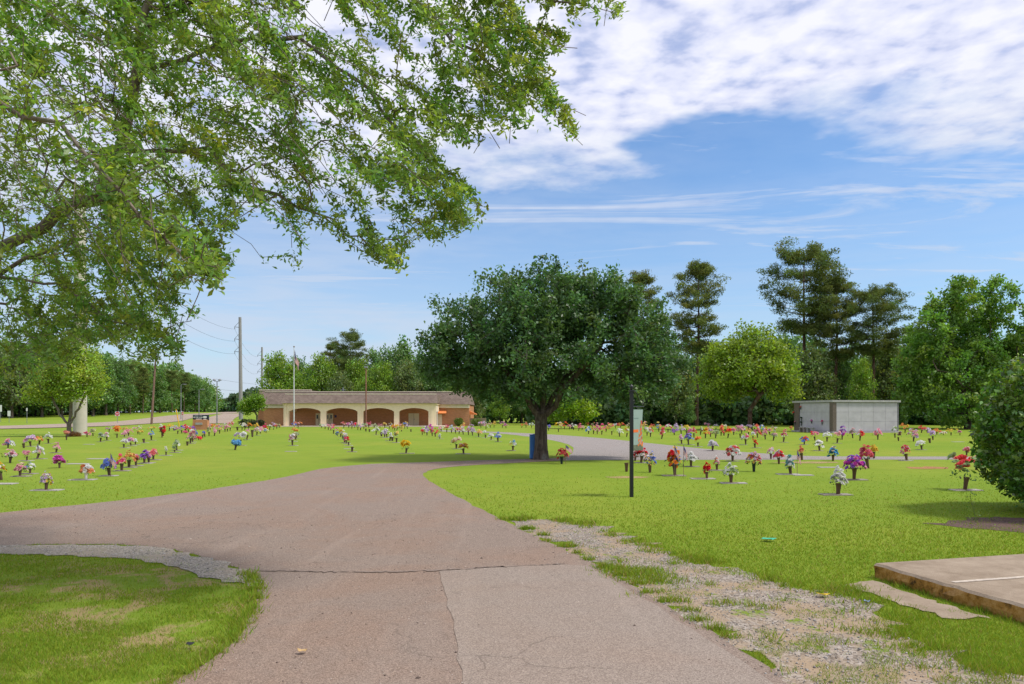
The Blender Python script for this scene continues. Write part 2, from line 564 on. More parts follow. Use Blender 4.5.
def skeleton(lines, step=0.3):
    """lines: list of (parent_line, parent_fraction, [pts], first) -> node array + parents"""
    nodes, par, ids = [], [], []
    for pl, pts in lines:
        pts = [np.array(p, float) for p in pts]
        if pl is None:
            nodes.append(pts[0]); par.append(-1); cur = 0; mine = [0]
        else:
            Q = np.array([nodes[i] for i in ids[pl]])
            cur = ids[pl][int(np.argmin(np.linalg.norm(Q - pts[0], axis=1)))]
            pts = [nodes[cur]] + pts; mine = [cur]
        for a, b in zip(pts[:-1], pts[1:]):
            k = max(1, int(np.linalg.norm(b - a) / step))
            for j in range(1, k + 1):
                q = a + (b - a) * j / k + RNG.normal(0, 0.03, 3) * step / 0.3 * (0 if pl is None else 1)
                nodes.append(q); par.append(cur); cur = len(nodes) - 1; mine.append(cur)
        ids.append(mine)
    return np.array(nodes), np.array(par)

def crown_points(lobes, n, rng, shell=0.45):
    vol = np.array([l[3] * l[4] * l[5] for l in lobes]); vol = vol ** 0.8
    pick = rng.choice(len(lobes), n, p=vol / vol.sum())
    Lb = np.array(lobes)[pick]
    d = unit(rng.normal(size=(n, 3)))
    r = rng.uniform(0, 1, n) ** shell
    # lumpy outline
    wob = 1 + 0.13 * np.sin(5 * d[:, 0] + pick * 2.1) * np.cos(4.3 * d[:, 1] + pick) + 0.10 * np.sin(9 * d[:, 2] + 7 * d[:, 0] + pick)
    return Lb[:, :3] + d * (r * wob)[:, None] * Lb[:, 3:6]

def broad_tree(name, lobes, base, trunk_h, trunk_r, n_nodes, leaves_per, leaf, color, seed, bark_m=M_BARK,
               spread=0.35, up=0.6, lean=(0, 0), forks=(), shell=0.42, bf=0.25, aspect=0.6, yellow=0.15, sides=6, droop=0.25):
    rng = np.random.default_rng(seed)
    pts = crown_points(lobes, n_nodes, rng, shell)
    pts = pts[pts[:, 2] > 0.35]
    lines = [(None, [(0, 0, -0.1), (lean[0] * 0.4, lean[1] * 0.4, trunk_h * 0.5), (lean[0], lean[1], trunk_h)])]
    for f in forks: lines.append((0, list(f)))
    sk, sp = skeleton(lines, 0.25 if trunk_h < 3 else 0.5)
    P, par, tips = grow(pts, sk, sp, bf)
    rad = trunk_r * np.sqrt(tips / tips.max()) ** 1.05
    rad = np.maximum(rad, leaf * 0.06)
    z = P[:, 2]
    rad[:len(sk)] *= 1 + 0.4 * np.exp(-np.clip(z[:len(sk)], 0, 9) / (trunk_r * 0.9)) * (np.arange(len(sk)) < 6)
    root = empty(name, base)
    V, Fc = branch_mesh(P, par, rad, sides, leaf * 0.05)
    link('trunk', np_mesh('trunk', V, [Fc], smooth=True), root, [bark_m])
    idx = np.where((tips <= 5) & (np.arange(len(P)) >= len(sk)))[0]
    k = rng.poisson(leaves_per, len(idx))
    nid = np.repeat(np.arange(len(idx)), k)
    ii = idx[nid]
    t = rng.uniform(-0.25, 1.0, len(ii))[:, None]
    c = P[ii] * (1 - t * 0.5) + P[par[ii]] * t * 0.5 + rng.normal(0, spread, (len(ii), 3))
    V, Fc = leaf_cloud(c, leaf, rng, aspect, up, droop)
    link('crown', np_mesh('crown', V, [Fc], vary(color, len(c), rng, nid, 0.3, yellow)), root, [M_LEAF])
    return root

def pine_tree(name, base, H, r, crown_from, prof, color, seed, nwh=16, per=6, cards=30, leaf=0.34, blob=0.62, crown_w=1.0):
    rng = np.random.default_rng(seed)
    nodes = [np.array([0, 0, -0.1])]; par = [-1]
    bend = rng.normal(0, 0.015, 2)
    tr = []
    for i in range(1, 31):
        z = H * i / 31
        nodes.append(np.array([bend[0] * z + 0.12 * math.sin(z * 0.35 + seed), bend[1] * z, z])); par.append(len(nodes) - 2); tr.append(len(nodes) - 1)
    rad = [r] + [r * (1 - 0.85 * i / 31) for i in range(1, 31)]
    C = []; cid = []; nc = 0
    for w in range(nwh):
        f = crown_from + (1 - crown_from) * (w + rng.uniform(-.3, .3)) / (nwh - 0.2)
        f = min(max(f, crown_from), 0.985)
        z = H * f
        rel = (f - crown_from) / (1 - crown_from)
        Lmax = np.interp(rel, [p[0] for p in prof], [p[1] for p in prof]) * crown_w
        root = tr[min(int(f * 31), 29)]
        a0 = rng.uniform(0, 6.28)
        for b in range(per):
            if rng.uniform() < 0.27: continue
            a = a0 + b * 6.283 / per + rng.normal(0, 0.35)
            Lb = Lmax * rng.uniform(0.55, 1.12)
            rise = rng.uniform(-0.12, 0.42) + 0.35 * rel
            prev = root; p0 = nodes[root].copy()
            for s in range(1, 5):
                q = p0 + np.array([math.cos(a), math.sin(a), rise * s / 4]) * Lb * s / 4 + rng.normal(0, 0.06, 3) * Lb * 0.4
                nodes.append(q); par.append(prev); rad.append(max(0.018, r * 0.24 * (1 - s / 5) * (1.1 - rel))); prev = len(nodes) - 1
                if s >= 2:
                    for t in range(2 if s < 4 else 3):
                        off = rng.normal(0, 1, 3) * np.array([0.5, 0.5, 0.25]) * (0.25 + 0.17 * Lb)
                        cc = q + off
                        m = rng.poisson(cards)
                        br = blob * rng.uniform(0.7, 1.2)
                        dd = unit(rng.normal(size=(m, 3))) * (rng.uniform(0, 1, m) ** 0.5)[:, None]
                        C.append(cc + dd * br * np.array([1, 1, 0.6]) + np.array([0, 0, 0.12])); cid += [nc] * m; nc += 1
    C = np.vstack(C); cid = np.array(cid)
    root = empty(name, base)
    V, Fc = branch_mesh(np.array(nodes), np.array(par), np.array(rad), 6)
    link('trunk', np_mesh('trunk', V, [Fc], smooth=True), root, [M_PBARK])
    V, Fc = leaf_cloud(C, leaf, rng, 0.27, 0.5, -0.6)
    link('crown', np_mesh('crown', V, [Fc], vary(color, len(C), rng, cid, 0.25, 0.12)), root, [M_NEEDLE])
    return root

def copy_tree(src, loc, rz, sc):
    r = src.copy(); COL.objects.link(r)
    for k in list(r.keys()):
        if k in ('label', 'group'): del r[k]
    r.location = loc; r.rotation_euler = (0, 0, rz)
    r.scale = sc if hasattr(sc, '__len__') else (sc, sc, sc)
    for ch in src.children:
        c = ch.copy(); COL.objects.link(c); c.parent = r
    return r

# ------------------------------------------------------------------ ground and roads
def rag(pts, amp, step, seed):
    """subdivide a ground outline and fray it"""
    rng = np.random.default_rng(seed)
    out = []
    n = len(pts)
    for i in range(n):
        a, b = np.array(pts[i]), np.array(pts[(i + 1) % n])
        Ln = np.linalg.norm(b - a)
        dist = max(1.0, np.linalg.norm((a + b) / 2) / 8)
        k = int(np.clip(Ln / (step * dist), 1, 90))
        nrm = np.array([-(b - a)[1], (b - a)[0]]) / max(Ln, 1e-6)
        for j in range(k):
            q = a + (b - a) * j / k
            out.append(tuple(q + nrm * rng.normal(0, amp)))
    return out

def sm(pts, it=2, closed=False):
    for _ in range(it):
        q = [pts[0]]
        for a, b in zip(pts[:-1], pts[1:]):
            q += [tuple(np.array(a) * 0.75 + np.array(b) * 0.25), tuple(np.array(a) * 0.25 + np.array(b) * 0.75)]
        q.append(pts[-1]); pts = q
    return pts

def sheet(name, poly, z, mat, thick=0.0):
    from mathutils.geometry import tessellate_polygon
    tri = tessellate_polygon([[Vector((x, y, 0)) for x, y in poly]])
    me = bpy.data.meshes.new(name)
    fs = []
    for t in tri:
        a, b, c = [poly[i] for i in t]
        ar = (b[0] - a[0]) * (c[1] - a[1]) - (b[1] - a[1]) * (c[0] - a[0])
        fs.append(t if ar > 0 else tuple(reversed(t)))
    me.from_pydata([(x, y, z) for x, y in poly], [], fs)
    me.update()
    o = link(name, me, None, [mat])
    o['kind'] = 'structure'
    return o

def inside(poly, X, Y):
    poly = np.array(poly); n = len(poly)
    r = np.zeros(len(X), bool); j = n - 1
    for i in range(n):
        xi, yi = poly[i]; xj, yj = poly[j]
        c = ((yi > Y) != (yj > Y)) & (X < (xj - xi) * (Y - yi) / (yj - yi + 1e-12) + xi)
        r ^= c; j = i
    return r

def G(l): return [on_ground(*p) for p in l]

xs = np.unique(np.concatenate([np.linspace(-3500, -300, 12), np.linspace(-300, -20, 71), np.linspace(-20, 60, 9), np.linspace(60, 3500, 12)]))
ys = np.unique(np.concatenate([np.linspace(-60, 100, 9), np.linspace(100, 440, 86), np.linspace(440, 4500, 12)]))
X, Y = np.meshgrid(xs, ys)
V = np.stack([X.ravel(), Y.ravel(), terrain(X.ravel(), Y.ravel())], 1)
nx = len(xs)
i, j = np.meshgrid(np.arange(nx - 1), np.arange(len(ys) - 1))
k = (j * nx + i).ravel()
link('ground', np_mesh('ground', V, [np.stack([k, k + 1, k + nx + 1, k + nx], 1)], smooth=True), None, [M_LAWN])['kind'] = 'structure'

# edges of the asphalt drive, walked round
right_edge = sm(G([(835, 722), (790, 684), (757, 660), (700, 627), (640, 590), (580, 557), (530, 534), (480, 509), (444, 490), (427, 480), (422, 474), (431, 469.5), (460, 466), (520, 462.6), (565, 460.6)]))
left_edge = sm(G([(320, 469), (283, 478), (230, 486.5), (164, 496), (80, 505), (0, 513), (-120, 526), (-400, 548)]))
low_edge = sm(G([(-400, 585), (-150, 556), (0, 545), (100, 544.5), (152, 546), (185, 553), (235, 566), (256, 577), (259, 592), (253, 612), (243, 633), (217, 657), (176, 684), (130, 712)]))
isl_low = G([(547, 458.4), (521, 459.2), (468, 460.8), (427, 462.2), (371, 464), (341, 466.6)])
drive = [(2.6, -6), (2.3, 1.5)] + right_edge + G([(565, 458.2)]) + isl_low + left_edge + low_edge + [(-2.6, 1.5), (-2.7, -6)]
DRIVE = rag(drive, 0.018, 0.12, 3)
sheet('driveway', DRIVE, 0.006, M_ASPH)
loop = sm(G([(565, 460.4), (700, 459.8), (900, 459.6), (1300, 459.6)])) + sm(G([(1300, 456.9), (1000, 456.7), (850, 456.6), (800, 456.0), (750, 452.6), (700, 448.6), (650, 443.2), (600, 438), (560, 435), (530, 433.4), (490, 431.6), (440, 430.2)])) + \
    sm(G([(440, 431.4), (480, 432.3), (500, 433.4), (520, 435.6), (545, 438.7), (561, 442), (572, 446), (574, 450), (571, 454), (565, 458.0)]))
LOOP = rag(loop, 0.03, 0.3, 4)
sheet('cemetery_road', LOOP, 0.004, M_LOOP)
patch = G([(439, 571.5), (500, 568), (566, 565), (590, 567)]) + [q for q in right_edge[::-1] if 1.8 < q[1] < 5.7][0:0]
pr = [on_ground(*p) for p in [(606, 575), (640, 593), (700, 630), (752, 662), (783, 684)]]
patch = patch + [(x - 0.06, y) for x, y in pr] + [(2.2, 1.5), (-0.2, 1.5)] + G([(478, 720), (466, 684), (458, 640), (447, 600)])
sheet('asphalt_patch', rag(patch, 0.014, 0.22, 5), 0.010, M_PATCH)
# tar seam across the drive along the old patch
seam_mat = simple('tar_seam', (0.215, 0.162, 0.132), 0.9, 0.35, 30)
sa = G([(262, 571), (330, 572.2), (400, 572), (439, 570.6), (500, 567.2), (566, 564.2)])
sb = G([(566, 564.7), (500, 567.9), (439, 571.6), (400, 573.2), (330, 572.9), (262, 571.8)])
sheet('tar_seam', rag(sm(sa, 2) + sm(sb, 2), 0.022, 0.035, 6), 0.0135, seam_mat)
apron = sm(G([(-200, 553), (0, 545.6), (152, 545.4), (185, 553), (235, 566), (258, 578), (257, 590)])) + sm(G([(254, 588), (225, 581), (197, 574), (156, 562), (115, 558), (0, 553), (-200, 560)]))
APRON = rag(apron, 0.035, 0.1, 8)
sheet('gravel_strip', APRON, 0.009, M_APRON)
dirt_out = sm(G([(515, 520), (533, 519.5), (580, 522), (619, 534), (655, 548), (690, 560), (728, 566), (775, 583), (800, 588), (853, 592), (880, 607), (905, 636), (934, 653), (980, 667), (1040, 684), (1080, 720)]), 2)
dirt = dirt_out + [(3.2, 2.0), (2.35, 2.0)] + [(x, y) for x, y in right_edge if 2.0 < y < 10.9]
DIRT = rag(dirt, 0.11, 0.09, 9)
sheet('dirt_shoulder', DIRT, 0.0045, M_DIRT)
STRIP = rag(G([(842, 585), (872, 581.5), (992, 620), (944, 619)]), 0.03, 0.07, 10)
sheet('concrete_strip', STRIP, 0.012, M_CONC)
MUL = [(6.55 + 1.5 * math.cos(a) * (1 + .2 * math.sin(3 * a)), 10.85 + 0.75 * math.sin(a) * (1 + .25 * math.cos(4 * a))) for a in np.linspace(0, 6.28, 40)[:-1]]
MUL = [(x + 1.4, y) for x, y in MUL]
sheet('mulch_bed', rag(MUL, 0.09, 0.1, 12), 0.005, M_MULCH)
sheet('bare_soil', rag(G([(908, 467.2), (925, 466.6), (948, 467.4), (946, 468.6), (925, 469), (910, 468.6)]), 0.06, 0.1, 13), 0.005, M_BARE)
for q, sd in (([(606, 477), (622, 475.8), (640, 476), (652, 477), (640, 478), (618, 478.4)], 14), ([(768, 462.4), (800, 461.6), (840, 462), (838, 463), (790, 463.6)], 15)):
    sheet('dry_grass_patch', rag(G(q), 0.08, 0.1, sd), 0.005, M_STRAW)

# highway, draped on the rise at the left
def draped(name, cl, w0, mat, lift):
    cl = sm(cl, 3)
    vs = []
    cl = np.array(cl)
    fine = []
    for a, b in zip(cl[:-1], cl[1:]):
        k = max(1, int(np.linalg.norm(b - a) / 3))
        fine += [a + (b - a) * j / k for j in range(k)]
    fine.append(cl[-1]); fine = np.array(fine)
    t = unit(np.gradient(fine, axis=0)); nr = np.stack([-t[:, 1], t[:, 0]], 1)
    ww = np.interp(np.linspace(0, 1, len(fine)), np.linspace(0, 1, len(w0)), w0)
    cols = []
    for s in np.linspace(-1, 1, 7):
        q = fine + nr * (s * ww / 2)[:, None]
        cols.append(np.column_stack([q, terrain(q[:, 0], q[:, 1]) + lift]))
    V = np.stack(cols, 1).reshape(-1, 3)
    n = len(fine); k, m = np.meshgrid(np.arange(6), np.arange(n - 1)); b = (m * 7 + k).ravel()
    o = link(name, np_mesh(name, V, [np.stack([b, b + 1, b + 8, b + 7], 1)], smooth=True), None, [mat])
    o['kind'] = 'structure'
    return o
draped('highway', [(-130, 20), (-80, 52), (-60, 74), (-58, 92), (-62, 108)] + [on_ground(*q) for q in ((150, 421.5), (168, 418.5), (186, 415.6), (205, 413.9), (232, 412.9))] + [(-112, 320)], [15, 15, 14, 11, 8, 7, 7, 8], M_HWY, 0.06)
draped('side_road', [on_ground(*q) for q in ((213, 423.6), (216, 420.5), (223, 417), (236, 413.6))], [5, 6, 6, 6], M_HWY, 0.045)

# raised slab
A0 = np.array([3.73, 7.43]); e1 = np.array([0.236, -0.972]); e2 = np.array([0.968, 0.252])
m = MB()
np.random.seed(5)
edge = [A0 + e1 * t + np.array([np.random.normal(0, .012), np.random.normal(0, .010)]) for t in np.linspace(0, 5, 40)]
bot = [A0 + e1 * t + e2 * np.random.normal(0.0, .008) for t in np.linspace(0, 5, 40)]
far = [A0 + e1 * t + e2 * 9 for t in np.linspace(0, 5, 40)]
ZT = 0.15
mid = [(a + b) / 2 + e2 * np.random.normal(-0.008, .008) for a, b in zip(edge, bot)]
vs = [(*p, -0.03) for p in bot] + [(*p, 0.06) for p in mid] + [(*(p - e2 * 0.004), ZT - 0.022) for p in edge] + [(*(p + e2 * 0.022), ZT) for p in edge] + [(*p, ZT) for p in far]
fs = []
for r_ in range(4):
    for q in range(39):
        a = r_ * 40 + q
        fs.append((a, a + 40, a + 41, a + 1))
m.add(vs, fs)
b0, b1 = edge[0], far[0]
m.add([(*bot[0], -0.03), (*mid[0], .06), (*edge[0], ZT - .022), (*(edge[0] + e2 * .022), ZT), (*far[0], ZT), (*far[0], -0.03)], [(5, 4, 3, 2, 1, 0)])
slab = m.build('pavement', M_CONC); slab['kind'] = 'structure'
m = MB()
p0 = A0 + e1 * 0.86 + e2 * 0.10
q = [p0, p0 + e2 * 8, p0 + e2 * 8 + e1 * 0.055, p0 + e1 * 0.055]
m.add([(*x, ZT + 0.004) for x in q], [(0, 3, 2, 1)])
m.build('painted_line', simple('worn_white_line', (0.47, 0.40, 0.33), 0.8, 0.3, 20), slab)

# ------------------------------------------------------------------ grass blades near the camera, stones of the gravel
def scatter_px(n, x0, x1, y0, y1, rng):
    px, py = rng.uniform(x0, x1, n), rng.uniform(y0, y1, n)
    d = CAMH * F / (py - HY)
    return (px - CX) / F * d, d

def blades(name, X, Y, h, rng, label_kind='stuff', wpx=0.9, straw=0.08):
    n = len(X)
    d = np.maximum(Y, 3)
    w = wpx * d / F * rng.uniform(0.7, 1.5, n)
    H = h * rng.uniform(0.5, 1.35, n)
    a = rng.uniform(0, 6.28, n)
    tx, ty = rng.normal(0, 0.5, n) * H, rng.normal(0, 0.5, n) * H
    b0 = np.stack([X - np.cos(a) * w / 2, Y - np.sin(a) * w / 2, np.zeros(n)], 1)
    b1 = np.stack([X + np.cos(a) * w / 2, Y + np.sin(a) * w / 2, np.zeros(n)], 1)
    t = np.stack([X + tx, Y + ty, H], 1)
    V = np.stack([b0, b1, t], 1).reshape(-1, 3)
    base = np.array([0.215, 0.303, 0.034])
    k = rng.uniform(0.76, 1.26, n)
    c = base[None] * k[:, None]
    c[:, 0] *= rng.uniform(0.75, 1.25, n)
    s = rng.uniform(0, 1, n) < straw
    c[s] = np.array([0.38, 0.29, 0.12]) * rng.uniform(0.7, 1.2, (s.sum(), 1))
    o = link(name, np_mesh(name, V, [np.arange(3 * n).reshape(-1, 3)], np.repeat(c, 3, 0)), None, [M_GRASS])
    o['kind'] = 'stuff'
    return o

hard = [DRIVE, LOOP, DIRT, APRON, STRIP, rag(MUL, 0.02, 0.3, 1)]
slab_poly = [tuple(A0), tuple(A0 + e1 * 5), tuple(A0 + e1 * 5 + e2 * 9), tuple(A0 + e2 * 9)]
rng = np.random.default_rng(21)
X, Y = scatter_px(620000, -120, 1150, 470, 730, rng)
ok = np.ones(len(X), bool)
wn2 = np.sin(X * 4.3 + 1.7 * np.sin(Y * 3.1)) * np.sin(Y * 4.9 + 1.3 * np.sin(X * 3.7)) + 0.5 * np.sin(X * 13 + Y * 7) * np.sin(Y * 11 - X * 5)
for p in hard + [slab_poly]:
    ins = inside(p, X, Y)
    if p is DIRT or p is hard[-1]: ins &= ~((wn2 > (0.3 if p is DIRT else -0.4)) & (rng.uniform(0, 1, len(X)) < (0.4 if p is DIRT else 0.6)))
    if p is APRON: ins &= ~((wn2 > 0.1) & (rng.uniform(0, 1, len(X)) < 0.10))
    if p is STRIP: ins &= ~((wn2 > 0.1) & (rng.uniform(0, 1, len(X)) < 0.5))
    ok &= ~ins
py_ = HY + CAMH * F / Y
ok &= rng.uniform(0, 1, len(X)) < np.clip((py_ - 470) / 70, 0, 1)
X, Y = X[ok], Y[ok]
# worn places in the near left corner grow thinner
wn = (np.sin(X * 2.1 + Y * 1.3 + 1.6 * np.sin(Y * 2.7 + X)) + 0.8 * np.sin(Y * 4.7 - X * 2.9 + 1.3 * np.sin(X * 3.3)) + 0.7 * np.sin(X * 8.3 + Y * 5.1) * np.sin(Y * 9.7 - X * 3.3) + 0.5 * np.sin(X * 17 - Y * 9) * np.sin(Y * 19 + X * 7)) / 2 + rng.normal(0, .2, len(X))
thin = (X < -1.7) & (Y < 8.2) & (wn > 0.15) & (rng.uniform(0, 1, len(X)) < 0.8)
blades('grass', X[~thin], Y[~thin], 0.026, rng, straw=0.05, wpx=0.62)
# tufts along worn edges, the shoulder and the foot of the slab
cx, cy = [], []
def tuft(x, y, n, r):
    cx.extend(x + rng.normal(0, r, n)); cy.extend(y + rng.normal(0, r * 0.8, n))
for _ in range(150):
    e = right_edge[rng.integers(12, len(right_edge) - 14)]
    if e[1] < 11: tuft(e[0] + abs(rng.normal(0.08, 0.06)), e[1], 28, 0.035)
for (px, py, k, r_) in [(640, 575, 900, 0.19), (615, 570, 400, 0.12), (655, 582, 300, 0.12), (905, 588, 90, 0.05), (930, 594, 80, 0.06), (948, 598, 90, 0.05), (985, 612, 120, 0.06), (1008, 612, 220, 0.09), (1018, 620, 160, 0.08), (893, 583, 60, .05), (850, 590, 220, 0.10), (830, 594, 120, .09)]:
    tuft(*on_ground(px, py), k, r_)
for _ in range(110):
    x, y = scatter_px(1, 530, 960, 522, 684, rng)
    if inside(DIRT, x, y)[0]: tuft(x[0], y[0], int(rng.integers(12, 60)), 0.06)
for _ in range(140):
    q = dirt_out[rng.integers(0, len(dirt_out))]
    tuft(q[0] + rng.normal(-0.05, .1), q[1] + rng.normal(0, .1), 40, 0.07)
for _ in range(90):
    q = low_edge[rng.integers(len(low_edge) // 2, len(low_edge))]
    tuft(q[0] - abs(rng.normal(0.03, .03)), q[1], 30, 0.05)
cx, cy = np.array(cx), np.array(cy)
okk = ~inside(slab_poly, cx, cy)
blades('grass_tufts', cx[okk], cy[okk], 0.06, rng, straw=0.1)

def stones(name, polys_n, size, cols, seed):
    rng = np.random.default_rng(seed)
    XY = []
    for poly, n in polys_n:
        a = np.array(poly)
        lo = np.maximum(a.min(0), [-9, 3]); hi = np.minimum(a.max(0), [6, 13])
        x, y = rng.uniform(lo[0], hi[0], n), rng.uniform(lo[1], hi[1], n)
        k = inside(poly, x, y); XY.append(np.stack([x[k], y[k]], 1))
    XY = np.vstack(XY); n = len(XY)
    s = size * rng.lognormal(0, 0.45, n)
    oct_ = np.array([[1, 0, 0], [0, 1, 0], [-1, 0, 0], [0, -1, 0], [0, 0, .75], [0, 0, -.5]], float)
    V = oct_[None] * s[:, None, None] * rng.uniform(0.6, 1.3, (n, 6, 1))
    a = rng.uniform(0, 6.28, n); ca, sa_ = np.cos(a)[:, None], np.sin(a)[:, None]
    Vx, Vy = V[..., 0] * ca - V[..., 1] * sa_, V[..., 0] * sa_ + V[..., 1] * ca
    V = np.stack([Vx + XY[:, 0:1], Vy + XY[:, 1:2], V[..., 2] + 0.008], -1).reshape(-1, 3)
    f = np.array([[0, 1, 4], [1, 2, 4], [2, 3, 4], [3, 0, 4], [1, 0, 5], [2, 1, 5], [3, 2, 5], [0, 3, 5]])
    Fc = (np.arange(n)[:, None, None] * 6 + f[None]).reshape(-1, 3)
    c = np.array(cols)[rng.integers(0, len(cols), n)] * rng.uniform(0.7, 1.25, (n, 1))
    o = link(name, np_mesh(name, V, [Fc], np.repeat(c, 6, 0)), None, [attr_mat('stone_' + name, 0.9, 0.0)])
    o['kind'] = 'stuff'
SCOL = [(0.30, 0.275, 0.255), (0.37, 0.345, 0.325), (0.2, 0.18, 0.165), (0.31, 0.265, 0.22), (0.40, 0.38, 0.36)]
stones('gravel', [(DIRT, 27000), (APRON, 30000)], 0.0048, SCOL, 5)
stones('grit', [(DRIVE, 9000)], 0.0045, [(0.35, 0.28, 0.24), (0.45, 0.38, 0.33), (0.16, 0.12, 0.1)], 6)

# ------------------------------------------------------------------ bouquets
PAL = {'w': ('white', (0.84, 0.83, 0.81)), 'c': ('cream', (0.74, 0.62, 0.42)), 'p': ('pink', (0.85, 0.38, 0.48)), 'h': ('hot pink', (0.82, 0.09, 0.27)),
       'm': ('magenta', (0.70, 0.08, 0.50)), 'u': ('purple', (0.34, 0.11, 0.58)), 'l': ('lilac', (0.64, 0.48, 0.72)), 'b': ('blue', (0.08, 0.20, 0.75)),
       'd': ('sky blue', (0.10, 0.38, 0.70)), 's': ('coral', (0.80, 0.22, 0.14)), 'r': ('red', (0.78, 0.025, 0.04)), 'o': ('orange', (0.85, 0.26, 0.02)),
       'y': ('yellow', (0.82, 0.55, 0.02)), 'g': ('green', (0.30, 0.42, 0.16)), 't': ('teal', (0.10, 0.36, 0.36)), 'n': ('brown', (0.24, 0.12, 0.08))}
